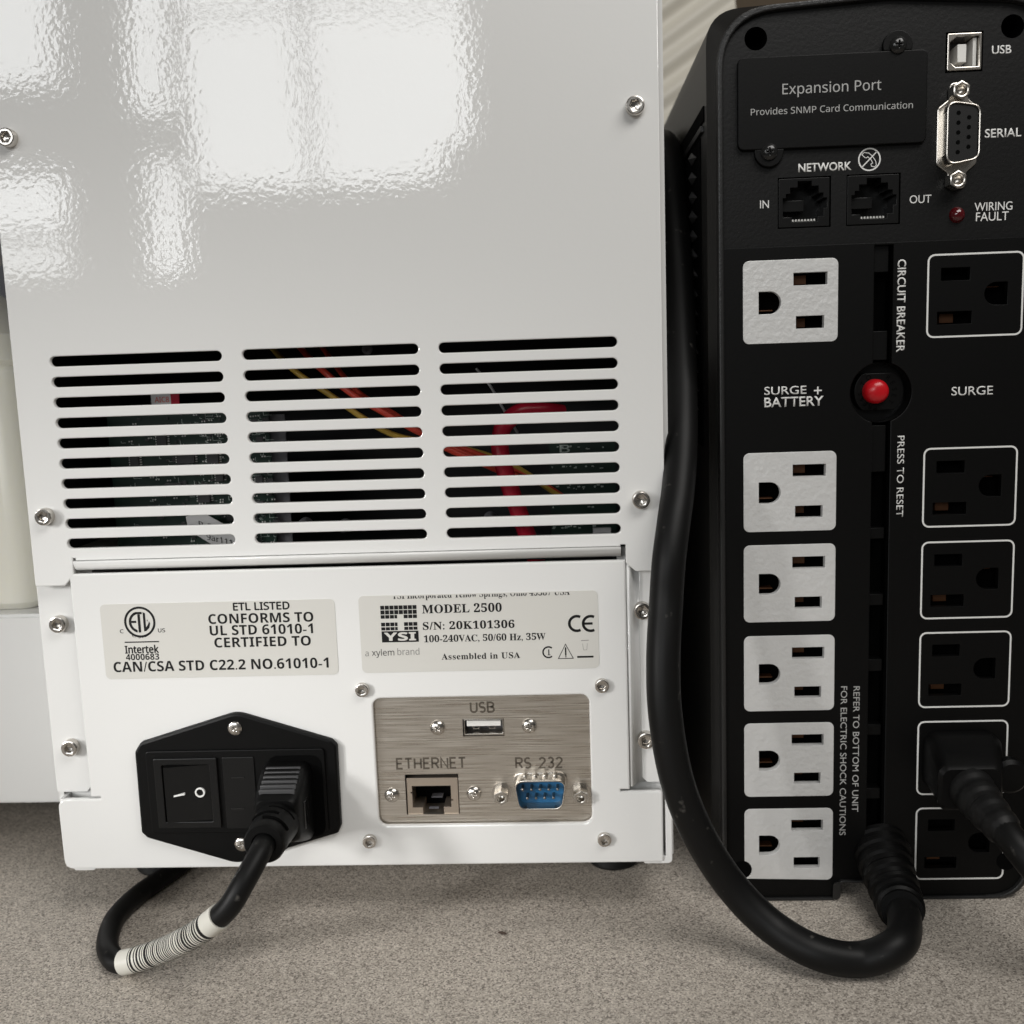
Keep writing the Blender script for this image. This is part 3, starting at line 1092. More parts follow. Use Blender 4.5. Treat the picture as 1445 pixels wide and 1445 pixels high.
stroke_plate(bm, [(mx, a[1] + .9), (mx, t[1] - 1.0)], .46, yt - .03, yt)
stroke_plate(bm, [(mx, a[1] + .35), (mx, a[1] + .7)], .38, yt - .03, yt)
a, b = at(814.5, 927, YL), at(837.5, 926.4, YL)
stroke_plate(bm, [a, (b[0], a[1])], .58, yt - .03, yt)
finish(bm, 'safety_marks', K, lab2, smooth=False)
bm = bmesh.new()
a, b = at(820, 904, YL), at(831, 903.6, YL)
stroke_plate(bm, [a, (b[0], a[1] + .1)], .22, yt - .03, yt)
a, b = at(822, 908, YL), at(829, 917, YL)
stroke_plate(bm, [a, (a[0] + .3, b[1]), (b[0] - .2, b[1]), (b[0], a[1])], .1, yt - .03, yt)
finish(bm, 'bin_mark', M['print_faint'], lab2, smooth=False)
# tile grid emblem
bm = bmesh.new()
gx0, gz1 = at(536, 855, YL)
gx1, gz0 = at(590.5, 905.5, YL)
W_, H_ = gx1 - gx0, gz1 - gz0
n = 8
cw = W_ / n
for row, (zt, zb) in enumerate([(0, .105), (.125, .235), (.255, .35), (.46, .56), (.585, .67)]):
    for i in range(n):
        if row == 2 and i in (4,):
            continue
        if row in (3, 4) and i in (4,):
            continue
        xa, xb = gx0 + i * cw + .09, gx0 + (i + 1) * cw - .09
        if row >= 2 and i == 3:
            xb -= cw * .3
        add_plate(bm, [box2(xa, gz1 - zb * H_, xb, gz1 - zt * H_)], yt - .03, yt, 0)
add_plate(bm, [box2(gx0 + .1, gz0, gx1 + .15, gz1 - .695 * H_)], yt - .03, yt, 0)
finish(bm, 'emblem', K, lab2, smooth=False)
lettering('YSI', gx0 + .9, gx1 - .75, gz0 + .55, .215 * H_, yt - .04, M['label'], lab2, sansb, .02)

# feet ------------------------------------------------------------------
for x, y in ((-151, 40), (15.2, 40), (-151, 230), (15.2, 230)):
    bm = bmesh.new()
    add_lathe(bm, [(8.6, 0), (9.2, 1.0), (8.4, 11), (7.6, 18.8)], n=28)
    bmesh.ops.rotate(bm, cent=(0, 0, 0), matrix=Matrix.Rotation(R(90), 3, 'X'), verts=bm.verts)
    bmesh.ops.translate(bm, vec=(x, y, 0), verts=bm.verts)
    finish(bm, 'foot', M['rubber'], AN)

# the wider part of the body to the left, further back
Y_W = 52.0
zt, zb = at(35, 867.5, Y_W)[1], at(40, 1134, Y_W)[1]
bm = bmesh.new()
add_box(bm, -330, -169.4, Y_W, 245, zb, zt)
bmesh.ops.bevel(bm, geom=list(bm.edges), offset=1.2, segments=3, affect='EDGES')
finish(bm, 'side_shelf', M['white'], AN)
p = on_desk(82, 1160)
bm = bmesh.new()
add_lathe(bm, [(9.0, 0), (9.6, 1.0), (8.8, zb - 3), (8.2, zb)], n=28)
bmesh.ops.rotate(bm, cent=(0, 0, 0), matrix=Matrix.Rotation(R(90), 3, 'X'), verts=bm.verts)
bmesh.ops.translate(bm, vec=(-196, 82, 0), verts=bm.verts)
finish(bm, 'foot', M['rubber'], AN)

# inside: circuit board, wires, tags ------------------------------------
YB = 24.0
bx0, bz0 = at(165, 790, YB)
bx1, bz1 = at(366, 470, YB)
bx0 = at(205, 640, YB)[0]
bx1 = at(382, 640, YB)[0]
board = boxes('circuit_board', [(bx0 - 12, bx1, YB, YB + 1.6, bz0 + 2, at(300, 575, YB)[1])], M['pcb'], AN)
random.seed(21)
spec_chip, spec_sol, spec_silk = [], [], []
zhi = at(300, 578, YB)[1]
for k in range(560):
    x = bx1 - abs(random.gauss(0, 1)) * (bx1 - bx0) * .55 - .6
    if x < bx0 - 8:
        continue
    z = random.uniform(bz0 + 3, zhi - 1)
    w, h = random.choice([(.5, .9), (.9, .5), (1.2, .7), (.6, .6), (2.2, 1.6), (.4, 1.4)])
    q = random.random()
    s = (x, x + w, YB - random.uniform(.3, .8), YB - .02, z, z + h)
    if q < .34:
        spec_chip.append(s)
    elif q < .62:
        spec_sol.append((x, x + .38, YB - .5, YB - .02, z, z + .38))
        spec_sol.append((x + .9, x + 1.2, YB - .5, YB - .02, z, z + .45))
    else:
        spec_silk.append((x, x + w * 1.3, YB - .06, YB - .02, z, z + .14))
        spec_silk.append((x, x + .14, YB - .06, YB - .02, z + .15, z + h))
for nm, sp, mt in (('chip', spec_chip, M['chip']), ('solder_joint', spec_sol, M['glint_solder']), ('board_marking', spec_silk, M['silk'])):
    o = boxes(nm, sp, mt, board)
    o['kind'] = 'stuff'
# larger packages with rows of leads
for px, py, w, h in ((228, 618, 3.4, 5.0), (262, 645, 6.0, 4.2), (300, 640, 4.0, 6.5), (245, 690, 5.5, 4.0), (288, 700, 4.2, 4.2), (190, 650, 3.0, 7.0), (310, 672, 2.6, 3.4), (215, 720, 3.6, 3.0), (366, 678, 2.6, 3.0), (368, 716, 2.4, 4.4)):
    x, z = at(px, py, YB - 1)
    boxes('integrated_circuit', [(x - w / 2, x + w / 2, YB - 1.5, YB - .1, z - h / 2, z + h / 2)], M['chip'], board, bevel=.15)
    o = boxes('lead_row', [(x + sx * (w / 2 + .05) + (0 if sx > 0 else -.55), x + sx * (w / 2 + .05) + (.55 if sx > 0 else 0), YB - .55, YB - .05, z - h / 2 + .3 + k * .8, z - h / 2 + .65 + k * .8)
                           for sx in (-1, 1) for k in range(int((h - .4) / .8))], M['glint_solder'], board)
    o['kind'] = 'stuff'
# oscillator can
p, q = at3(300, 590, 26), at3(372, 588, 26)
tube('oscillator_can', [p, (p + q) / 2, q], 1.25, M['glint_solder'], board, n=14, sub=3)
a, b = at(361, 633, 27), at(374, 652, 27)
boxes('pin_header', [(a[0] - 3, a[0] - 1.2, 26, 29, b[1] + 1.6, b[1] + 3.2), (a[0] + .2, a[0] + 2.0, 26, 29, b[1] + 1.6, b[1] + 3.2)], M['glint_solder'], board)
# dark grey ribbon beside the board
x0, x1 = at(380, 660, 26)[0], at(406, 660, 26)[0]
boxes('ribbon_cable', [(x0, x1, 26, 27, 116, at(390, 585, 26)[1])], M['chip_grey'], AN)
# tags
a, b, c = at(214, 572, 20), at(240, 551, 20), at(252, 551, 20)
boxes('fuse_tag', [(a[0], b[0], 20, 20.4, a[1], b[1])], M['paper'], AN)
boxes('fuse_end', [(b[0] + .05, c[0], 19.8, 20.5, a[1], b[1])], M['red_tube'], AN)
lettering('AIC8', a[0] + 1.2, b[0] - .6, a[1] + .9, 1.7, 19.9, M['red_wire'], AN, sans)
tg = [at(px, py, 18) for px, py in ((262, 729), (284, 722), (338, 752), (338, 774), (308, 774), (266, 748))]
tagp = plate('paper_tag', [tg], 18, 18.2, M['paper'], AN)
a = at(281, 743, 18)
lettering('P-CRP', a[0], a[0] + 8, a[1], 1.9, 17.9, M['print_black'], tagp, sans, tilt=-.28)
a = at(292, 761, 18)
lettering('9ar111', a[0], a[0] + 8.2, a[1], 1.9, 17.9, M['print_black'], tagp, sans, tilt=-.28)
# wires


def wire(name, pix, rad, material):
    return tube(name, [at3(*p) for p in pix], rad, material, AN, n=12, sub=8)


wire('yellow_wire', [(360, 455, 36), (385, 492, 30), (418, 525, 22), (467, 558, 20), (510, 588, 20), (560, 615, 22), (650, 632, 24), (720, 655, 26), (790, 700, 34)], .95, M['yellow_wire'])
wire('red_wire', [(400, 455, 36), (425, 492, 28), (458, 525, 20), (500, 558, 18), (547, 585, 17), (592, 610, 17), (650, 632, 21), (740, 668, 28), (800, 705, 36)], 1.05, M['red_wire'])
wire('red_wire', [(440, 470, 50), (500, 548, 30), (556, 584, 21), (600, 612, 19), (655, 640, 20), (730, 672, 26)], .9, M['red_wire'])
wire('red_wire', [(590, 604, 22), (620, 628, 19), (675, 652, 20), (712, 668, 24)], .95, M['red_wire'])
wire('grey_wire', [(672, 520, 30), (692, 545, 28), (712, 580, 28), (730, 610, 34)], .45, M['grey_wire'])
wire('red_tubing', [(793, 583, 24), (762, 580, 20), (733, 582, 18), (712, 600, 17), (706, 618, 16), (706, 636, 15.5), (712, 662, 15), (722, 695, 14.5), (732, 722, 14), (744, 755, 14), (760, 800, 18)], 2.9, M['red_tube'])
for px, py in ((431, 735), (692, 727), (487, 737)):
    x, z = at(px, py, 24)
    bm = bmesh.new()
    add_lathe(bm, [(0, 20), (1.6, 20.6), (2.3, 22), (2.4, 25)], x, z - 1.2, 18)
    finish(bm, 'standoff', M['chip_grey'], AN)
x, z = at(518, 493, 20)
o = cross_screw(M['chip_grey'], 1.7, .9)
put(o, AN, (x, 20, z))
bpy.data.objects.remove(o)
rb = boxes('circuit_board', [(at(775, 640, 40)[0], at(868, 640, 40)[0], 40, 41.6, at(800, 775, 40)[1], at(800, 622, 40)[1])], M['pcb'], AN)
a, b = at(837, 756, 38), at(862, 745, 38)
boxes('connector_block', [(a[0], b[0], 38, 40, a[1], b[1])], M['paper'], rb)
a = at(790, 639, 39)
lettering('B', a[0], a[0] + 3.4, a[1], 2.6, 39.9, M['silk'], rb, sans)
sp = []
for k in range(46):
    px, py = random.uniform(778, 850), random.choice([658, 660, 686, 689, 716, 745, 632]) + random.uniform(-2, 2)
    x, z = at(px, py, 39.9)
    sp.append((x, x + random.uniform(.3, 1.2), 39.6, 39.95, z, z + random.uniform(.15, .5)))
o = boxes('board_marking', sp, M['silk'], rb)
o['kind'] = 'stuff'

# ================================================================== ANALYSER'S POWER CORD
PC = empty('power_cord', tuple(on_desk(172, 1368)))
tag(PC, 'black power cord with a barcode sleeve plugged into the white analyser', 'power cord')
pc = at(411, 1127, 0)


def sect(cx, cz, w, h, r, y):
    return rrect(cx, cz, w, h, r, 5), y


bm = bmesh.new()
loft('p', [sect(pc[0], pc[1] + .8, 15.0, 26.0, 3.2, 2.0), sect(pc[0], pc[1] + .8, 15.8, 26.6, 3.4, -4.0), sect(pc[0], pc[1] + .9, 15.6, 23.6, 3.4, -8.0),
           sect(pc[0], pc[1] + .6, 14.2, 15.6, 3.0, -16.0), sect(pc[0], pc[1] + .6, 13.2, 14.2, 2.6, -17.6), sect(pc[0], pc[1] + .6, 12, 13, 2.4, -18.2)], None, bm=bm)
plug = finish(bm, 'plug', M['black'], PC, angle=50)
for k in range(6):
    y = -6.5 - k * 1.75
    zt = pc[1] + 13.9 - max(0, (-y - 4)) * .43
    boxes('grip_rib', [(pc[0] - 5.6, pc[0] + 5.6, y - .55, y + .55, zt - 1.1, zt + .55)], mat('grey_grip', (0.05, 0.05, 0.052), 0.6) if k == 0 else bpy.data.materials['grey_grip'], plug, bevel=.25)  # ribs in a lighter grey than the plug to stand out
boxes('side_groove', [(pc[0] + 7.1, pc[0] + 7.75, -13, -4.5, pc[1] - 4.5, pc[1] + 4.5)], M['black_gloss'], plug, bevel=.3)
bm = bmesh.new()
add_lathe(bm, [(0, -31.4), (3.6, -31.4), (3.7, -32.3), (5.7, -32.2), (6.2, -31.4), (6.3, -27), (6.6, -22), (6.9, -18), (6.6, -16)], pc[0], pc[1] - .1, 32)
boot = finish(bm, 'strain_relief', M['black'], PC)
for y, a0 in ((-20.5, 20), (-24, 65), (-27.5, 20), (-20.5, 200), (-24, 245), (-27.5, 200)):
    bm = bmesh.new()
    stp = [Vector((pc[0] + 6.4 * math.cos(R(a0 + t)), y, pc[1] - .1 + 6.4 * math.sin(R(a0 + t)))) for t in range(0, 85, 8)]
    add_tube(bm, stp, .55, 8)
    finish(bm, 'relief_slot', M['void'], boot)
CR = 3.35
P0 = Vector((pc[0], -30.0, pc[1] - .1))
cpts = [P0, P0 + Vector((-.4, -5.5, -1.2)), at3(343, 1247, -42), at3(322, 1281, -44), at3(292, 1307, -42), at3(262, 1326, -38), at3(222, 1344, -32),
        on_desk(174, 1358, CR), on_desk(156, 1348, CR), on_desk(152, 1326, CR), on_desk(164, 1294, CR), on_desk(196, 1262, CR), on_desk(236, 1234, CR),
        Vector((-120, 95, CR)), Vector((-80, 150, CR)), Vector((-40, 260, CR))]
path = smooth_path(cpts, 12)
bm = bmesh.new()
add_tube(bm, path, CR, 20)
finish(bm, 'cable', M['cable'], PC)
# barcode sleeve: dense bands along the same path
i0, i1 = 12 * 3 + 5, 12 * 7 + 1
seg = path[i0:i1]
L = [0]
for a, b in zip(seg[:-1], seg[1:]):
    L.append(L[-1] + (b - a).length)
tot = L[-1]


def along(s):
    for k in range(len(L) - 1):
        if s <= L[k + 1]:
            t = (s - L[k]) / (L[k + 1] - L[k])
            return seg[k].lerp(seg[k + 1], t)
    return seg[-1]


random.seed(5)
s, marks, kinds = 0.0, [0.0], []
s = 5.2
marks.append(s)
kinds.append(0)
kk = 1
while s < tot - 4.2:
    s += random.choice([.38, .5, .6, .8, 1.1]) if kk else random.choice([.35, .42, .55, .8])
    marks.append(s)
    kinds.append(kk)
    kk = 1 - kk
marks.append(tot)
kinds.append(0)
bm = bmesh.new()
add_tube(bm, [along(v) for v in marks], CR + .42, 24, mi=lambda k: kinds[k])
finish(bm, 'barcode_sleeve', [mat('sleeve_film', (0.70, 0.685, 0.62), 0.35), M['print_black']], PC)

# ================================================================== BATTERY BACKUP (UPS)
YU = 10.2
UX0, UX1, UZ0, UZ1 = 50.8, 148.4, 0.4, 280.6
UC = (UX0 + UX1) / 2
UP = empty('battery_backup', (UC, 190, 0))
tag(UP, 'black battery backup tower with twelve outlets standing right of the white analyser', 'battery backup')


def ups_outline(g, rc=17.0):
    x0, x1, z0, z1 = UX0 - g, UX1 + g, UZ0 - min(g, .3), UZ1 + g
    pts = [(x0, z0), (x0 + 36.5, z0), (x0 + 36.6, z0 + 6), (x1 - 38, z0 + 6), (x1 - 37.8, z0), (x1, z0), (x1, z1 - 2.2), (UC, z1 + 1.0), (x0, z1 - 1.6)]
    return rpoly(pts, [9, 1.2, 1.2, 1.2, 1.2, 12, rc, 40, rc], 8)


# shell
SH = mat('black_shell', (0.012, 0.0113, 0.0105), 0.38, bump=(800, .25, .0001, 2))
loft('shell', [(ups_outline(.6), YU + 2), (ups_outline(1.6, 15), YU + 4.5), (ups_outline(3.2, 11), YU + 7), (ups_outline(3.6, 11), 372)], SH, UP, cap0=False)
plate('bezel', [ups_outline(1.0), ups_outline(-.6)], YU - 1.2, YU + 6, mat('bezel_plastic', (0.012, 0.012, 0.012), 0.34, bump=(1500, .6, .00012, 2), spec=.6), UP, bevel=.5)
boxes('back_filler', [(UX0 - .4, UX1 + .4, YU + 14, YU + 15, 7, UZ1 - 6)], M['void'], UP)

# flank: groove, rib and a row of vent fins
xf = UX0 - 3.35
boxes('flank_groove', [(xf - .25, xf + .3, 22, 240, 251.5, 256)], M['void'], UP)
boxes('flank_rib', [(xf - .8, xf + .3, 24, 240, 248.6, 250.6)], SH, UP, bevel=.2)
boxes('vent_opening', [(xf - .22, xf + .3, 30, 240, 150, 248)], M['void'], UP)
bm = bmesh.new()
add = [bm.verts.new(p) for p in ((-.3, 6, 2.1), (-.3, 6, -2.1), (-.3, -6, -1.6), (-1.5, 5.5, 0), (0, 6, 2.1), (0, 6, -2.1), (0, -6, -1.6))]
for f in ((0, 1, 3), (1, 2, 3), (2, 0, 3), (0, 1, 5, 4), (1, 2, 6, 5), (2, 0, 4, 6)):
    bm.faces.new([add[k] for k in f])
fin = finish(bm, 'vent_fin', mat('lit_fin_grey', (.06, .06, .062), .45), None, smooth=False)  # lighter grey than the shell, painting light onto the fin facets
for k in range(14):
    put(fin, UP, (xf - .2, 43, 245 - k * 6.3))
bpy.data.objects.remove(fin)

# upper panel ------------------------------------------------------------
Y2 = YU + 0.9
Z_STEP = (at(1025, 349, YU)[1] + at(1225, 343, YU)[1]) / 2 - .1
holesU = []
for px, py, r in ((1066.5, 54.5, 3.35), (1429, 37, 3.35)):
    x, z = at(px, py, Y2)
    holesU.append(circle(x, z, r, 28))
jx = [(1097.5, 249.5, 1172.5, 321.5), (1194.5, 245, 1270.5, 317.5)]
jacks = []
for l, t, r, b in jx:
    x0 = at(l, (t + b) / 2, Y2)[0]
    x1 = at(r, (t + b) / 2, Y2)[0]
    z1 = at((l + r) / 2, t, Y2)[1]
    z0 = at((l + r) / 2, b, Y2)[1]
    jacks.append((x0, z0, x1, z1))
    holesU.append(box2(x0, z0, x1, z1))
bxu = (*at(1333.5, 103, Y2), *at(1388, 43, Y2))
holesU.append(box2(*bxu))
up_out = [p for p in ups_outline(-.55)]
upper = [p for p in up_out if p[1] > Z_STEP + 1]
upper = upper + []
# order: the filtered outline starts on the right side going up and ends on the left side
upper = [(UX1 + .55, Z_STEP)] + upper + [(UX0 - .55 + 1.1, Z_STEP)]
upper[0] = (UX1 - .55, Z_STEP)
plate('upper_panel', [upper] + holesU, Y2, Y2 + 2, M['black_tex'], UP)

# lower panel --------------------------------------------------------------
sil_c = [at(px, py, YU) for px, py in ((1115.3, 425.3), (1114.5, 694), (1113.8, 823), (1113.5, 950), (1113, 1072), (1112.5, 1191.5))]
blk_c = [at(px, py, YU) for px, py in ((1375.3, 416), (1368.3, 687), (1365, 818), (1361.3, 944.7), (1357.3, 1069), (1353.7, 1190))]
sxm = sum(c[0] for c in sil_c) / 6
bxm = sum(c[0] for c in blk_c) / 6
sil_c = [(sxm, c[1]) for c in sil_c]
blk_c = [(bxm, c[1]) for c in blk_c]
OW, OH = 28.7, 25.0
chx0 = (at(1232.5, 345, YU)[0] + at(1227, 1000, YU)[0]) / 2
chx1 = (at(1259.5, 345, YU)[0] + at(1251, 1000, YU)[0]) / 2
bcx, bcz = at(1243, 554, YU)
BR = 9.3
zc0 = at(1240, 1195, YU)[1]


def ang(x):
    return math.degrees(math.acos((x - bcx) / BR))


aL, aR = ang(chx0), ang(chx1)
chan = [(chx1, Z_STEP - .8), (chx0, Z_STEP - .8)] + arc(bcx, bcz, BR, aL, 360 - aL, 24) + [(chx0, zc0), (chx1, zc0)] + arc(bcx, bcz, BR, -aR, aR, 24)
low_out = [p for p in ups_outline(-.55) if p[1] < Z_STEP - 1]
ls = [p for p in low_out if p[1] > 100]
base = [p for p in low_out if p[1] <= 100]
lower = base + [(UX1 - .55, Z_STEP - .05), (UX0 + .55, Z_STEP - .05)]
holesL = [chan] + [rrect(c[0], c[1], OW - 1.2, OH - 1.2, 1.5, 3) for c in sil_c + blk_c]
plate('lower_panel', [lower] + holesL, YU, YU + 3, M['black'], UP, bevel=.25)
# channel floor and rungs
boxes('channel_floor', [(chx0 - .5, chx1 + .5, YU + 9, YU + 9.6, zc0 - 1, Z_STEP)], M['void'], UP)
for ya, yb in ((345, 384), (467, 508), (600, 665.5), (744.5, 760), (838, 854), (930, 947), (1022, 1037), (1112, 1127)):
    za, zb = at(1245, ya, YU + 1.5)[1], at(1245, yb, YU + 1.5)[1]
    boxes('channel_rung', [(chx0 + .15, chx1 - .9, YU + 1.5, YU + 6, zb, za)], M['black'], UP, bevel=.2)


def outlet(face_mat, black):
    slots = [box2(.9, 4.7, 11.1, 8.5), box2(1.7, -8.3, 10.2, -4.5),
             [(-9.6, 3.2), (-9.6, -3.6)] + arc(-6.2, -.2, 3.4, -90, 90, 12)]
    rim = rrect(0, 0, OW, OH, 1.9, 5)
    bm = bmesh.new()
    add_plate(bm, [rim] + slots, -.18 if not black else -.05, 2.2, .12)
    f = finish(bm, 'outlet', face_mat, None)
    cts = [(4.4, 8.6, 5.2, 7.6, 5.2, 8.0), (-9.0, -5.0, 5.0, 7.6, -2.7, -2.3)] if black else [(1.6, 6.0, 5.6, 7.6, 5.2, 8.0), (2.4, 6.0, 6.6, 7.6, -7.8, -5.0), (-9.0, -4.5, 4.0, 7.6, -2.6, -2.2)]
    boxes('contact', cts, M['brass'], f, bevel=.1)
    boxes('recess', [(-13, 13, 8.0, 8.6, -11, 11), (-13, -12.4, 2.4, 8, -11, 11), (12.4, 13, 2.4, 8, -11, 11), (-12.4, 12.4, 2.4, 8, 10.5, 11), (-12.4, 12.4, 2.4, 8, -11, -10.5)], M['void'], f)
    if black:
        plate('frame_line', [rrect(0, 0, OW, OH, 2.2, 5), rrect(0, 0, OW - 1.05, OH - 1.05, 1.7, 5)], -.11, -.04, M['print_white'], f)
    return f


so = outlet(M['silver'], False)
for i, c in enumerate(sil_c[:5]):
    put(so, UP, (c[0], YU, c[1]))
# the lowest silver face is notched round the corner screw hole
hx, hz = at(1047.5, 1227, YU)
o = put(so, UP, (sil_c[5][0], YU, sil_c[5][1]))
slots = [box2(.9, 4.7, 11.1, 8.5), box2(1.7, -8.3, 10.2, -4.5), [(-9.6, 3.2), (-9.6, -3.6)] + arc(-6.2, -.2, 3.4, -90, 90, 12)]
lx, lz = hx - sil_c[5][0], hz - sil_c[5][1]
HR = 3.1
a_top = math.degrees(math.acos(max(-1, min(1, (-OW / 2 - lx) / HR))))
a_bot = -math.degrees(math.asin(max(-1, min(1, (lz + OH / 2) / HR))))
rim = arc(OW / 2 - 1.9, -OH / 2 + 1.9, 1.9, -90, 0, 5) + arc(OW / 2 - 1.9, OH / 2 - 1.9, 1.9, 0, 90, 5) + arc(-OW / 2 + 1.9, OH / 2 - 1.9, 1.9, 90, 180, 5)
rim += arc(lx, lz, HR, a_top, a_bot, 12)
bm = bmesh.new()
add_plate(bm, [rim] + slots, -.18, 2.2, .12)
tmp = finish(bm, 'outlet', M['silver'], None)
o.data = tmp.data
bpy.data.objects.remove(tmp)
for ch in list(so.children):
    bpy.data.objects.remove(ch)
bpy.data.objects.remove(so)
bo = outlet(M['black'], True)
for i, c in enumerate(blk_c):
    put(bo, UP, (c[0], YU, c[1]), roty=R(180))
for ch in list(bo.children):
    bpy.data.objects.remove(ch)
bpy.data.objects.remove(bo)
for px, py in ((1047.5, 1227), (1419.5, 1215)):
    x, z = at(px, py, YU)
    bm = bmesh.new()
    add_lathe(bm, [(3.0, YU - .25), (3.05, YU + .5)], x, z, 28)
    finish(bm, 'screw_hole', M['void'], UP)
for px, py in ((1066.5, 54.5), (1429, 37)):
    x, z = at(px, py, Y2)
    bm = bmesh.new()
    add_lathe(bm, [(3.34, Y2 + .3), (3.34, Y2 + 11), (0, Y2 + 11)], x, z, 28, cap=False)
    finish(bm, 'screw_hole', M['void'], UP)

# circuit breaker
bm = bmesh.new()
b2x, b2z = at(1240, 552.5, YU + 3)
add_lathe(bm, [(BR - .05, YU + 1.0), (BR - .05, YU + 7), (0, YU + 7)], bcx, bcz, 40, cap=False)
finish(bm, 'breaker_well', M['black_smooth'], UP)
disc = [p for p in circle(b2x, b2z, 7.6, 48)]
disc = [(x, max(min(z, b2z + 5.7), b2z - 5.7)) for x, z in disc]
brk = plate('circuit_breaker', [disc], YU + 2.6, YU + 6.8, M['black'], UP, bevel=.2)
bm = bmesh.new()
qx, qz = at(1237.6, 552.5, YU)
add_lathe(bm, [(0, YU - 1.9), (1.2, YU - 1.85), (2.6, YU - 1.45), (3.45, YU - .6), (3.75, YU + .6), (3.8, YU + 2.7)], qx, qz, 36)
finish(bm, 'reset_button', M['red'], brk)
for word, a0, a1 in (('PRESS', 262, 186), ('TO', 150, 122), ('RESET', 52, -38)):
    for i, c in enumerate(word):
        t = a0 + (a1 - a0) * (i / (len(word) - 1))
        me = text_mesh(c)
        xs = [v.co.x for v in me.vertices]
        mid = (min(xs) + max(xs)) / 2
        rot = R(t - 90)
        for v in me.vertices:
            u, w = (v.co.x - mid) * 2.1, v.co.y * 2.1
            X = b2x - .5 + (4.5 + w) * math.cos(R(t)) + u * math.sin(R(t))
            Z = b2z + (4.5 + w) * math.sin(R(t)) - u * math.cos(R(t))
            v.co = (X * MM, (YU + 2.52) * MM, Z * MM)
        me.materials.append(M['void'])
        o = bpy.data.objects.new('embossed_letter', me)
        COL.objects.link(o)
        adopt(o, brk)

# expansion port cover
ex = [at(1041, 82, YU), at(1309.5, 70.5, YU), at(1305, 203, YU), at(1040.5, 212, YU)]
ex0, ex1 = (ex[0][0] + ex[3][0]) / 2, (ex[1][0] + ex[2][0]) / 2
ez1, ez0 = (ex[0][1] + ex[1][1]) / 2, (ex[2][1] + ex[3][1]) / 2
s1, s2 = at(1085.5, 214.5, YU - .8), at(1267.5, 63.5, YU - .8)
TR = 4.3
cov = plate('expansion_cover', [rpoly([(ex0, ez0), (ex1, ez0), (ex1, ez1), (ex0, ez1)], 2.0, 5)], YU - .75, Y2 + .1, M['black'], UP, bevel=.3)
for (x, z), up in ((s1, -1), (s2, 1)):
    zz = ez0 if up < 0 else ez1
    a0 = math.degrees(math.asin(max(-1, min(1, (zz - z) / TR))))
    if up < 0:
        pts = arc(x, z, TR, 180 - a0, 360 + a0, 18)
    else:
        pts = arc(x, z, TR, a0, 180 - a0, 18)
    plate('screw_tab', [pts], YU - .72, Y2 + .1, M['black'], cov, bevel=.25)
blk_screw = cross_screw(M['black_gloss'], 2.45, 1.4)
for x, z in (s1, s2):
    put(blk_screw, UP, (x, YU - .75, z), roty=R(random.uniform(0, 90)))
bpy.data.objects.remove(blk_screw)
words('Expansion Port', (1104, 132), (1243.5, 127.8), 117.3, YU - .78, M['print_grey'], cov, sans)
words('Provides SNMP Card Communication', (1059.5, 161.5), (1288, 154), 152.3, YU - .78, M['print_grey'], cov, sans)

# network jacks
for (x0, z0, x1, z1) in jacks:
    w, h = x1 - x0, z1 - z0
    cv = [(.12, .22), (.10, .22), (.10, .60), (.16, .60), (.16, .68), (.24, .68), (.24, .80), (.38, .80), (.38, .92), (.64, .92), (.64, .82), (.77, .82), (.77, .68), (.86, .68),
          (.86, .58), (.93, .58), (.93, .38), (.87, .38), (.87, .22), (.76, .22), (.76, .12), (.26, .12), (.26, .22)]
    cvm = [(x0 + w * a, z0 + h * b) for a, b in cv]
    jk = plate('network_jack', [box2(x0 + .35, z0 + .35, x1 - .35, z1 - .35, .2), cvm], Y2 + .25, Y2 + 9, M['black_smooth'], UP, bevel=.1)
    boxes('socket_floor', [(x0, x1, Y2 + 9, Y2 + 9.5, z0, z1)], M['black_smooth'], jk)
    boxes('socket_step', [(x0 + w * .12, x0 + w * .55, Y2 + 4, Y2 + 8.9, z0 + h * .36, z0 + h * .58)], M['black_smooth'], jk, bevel=.15)
    boxes('contact', [(x0 + w * (.28 + .058 * i), x0 + w * (.28 + .058 * i) + .4, Y2 + .5, Y2 + 3, z0 + h * .135, z0 + h * .175) for i in range(8)], M['glint_solder'], jk)

# USB-B port
x0, z0, x1, z1 = bxu
mg = .45
ub_out = box2(x0 + mg, z0 + mg, x1 - mg, z1 - mg, .4)
w, h = x1 - x0, z1 - z0
cav = [(x0 + w * .11, z0 + h * .26), (x0 + w * .27, z0 + h * .13), (x0 + w * .88, z0 + h * .13), (x0 + w * .88, z0 + h * .88), (x0 + w * .30, z0 + h * .88), (x0 + w * .11, z0 + h * .74)]
ub = plate('usb_port', [ub_out, cav], Y2 - .3, Y2 + 9, M['nickel'], UP, bevel=.25)
boxes('recess', [(x0 + .6, x1 - .6, Y2 + 8, Y2 + 8.4, z0 + .6, z1 - .6)], M['chip_grey'], ub)
boxes('tongue', [(x0 + w * .36, x0 + w * .60, Y2 + 1.2, Y2 + 7.9, z0 + h * .27, z0 + h * .72)], M['white_plastic'], ub, bevel=.2)
boxes('inner_wall', [(x0 + w * .76, x0 + w * .86, Y2 + 1.0, Y2 + 7.9, z0 + h * .16, z0 + h * .86)], M['white_plastic'], ub, bevel=.15)

# serial port, upright
cx, cz = at(1355, 189.5, Y2 - 3)


def dsub_v(w, h, r, dx=0.0):
    d = w * math.tan(R(10))
    return rpoly([(cx + dx - w / 2, cz + h / 2), (cx + dx + w / 2, cz + h / 2 - d), (cx + dx + w / 2, cz - h / 2 + d), (cx + dx - w / 2, cz - h / 2)], r, 5)


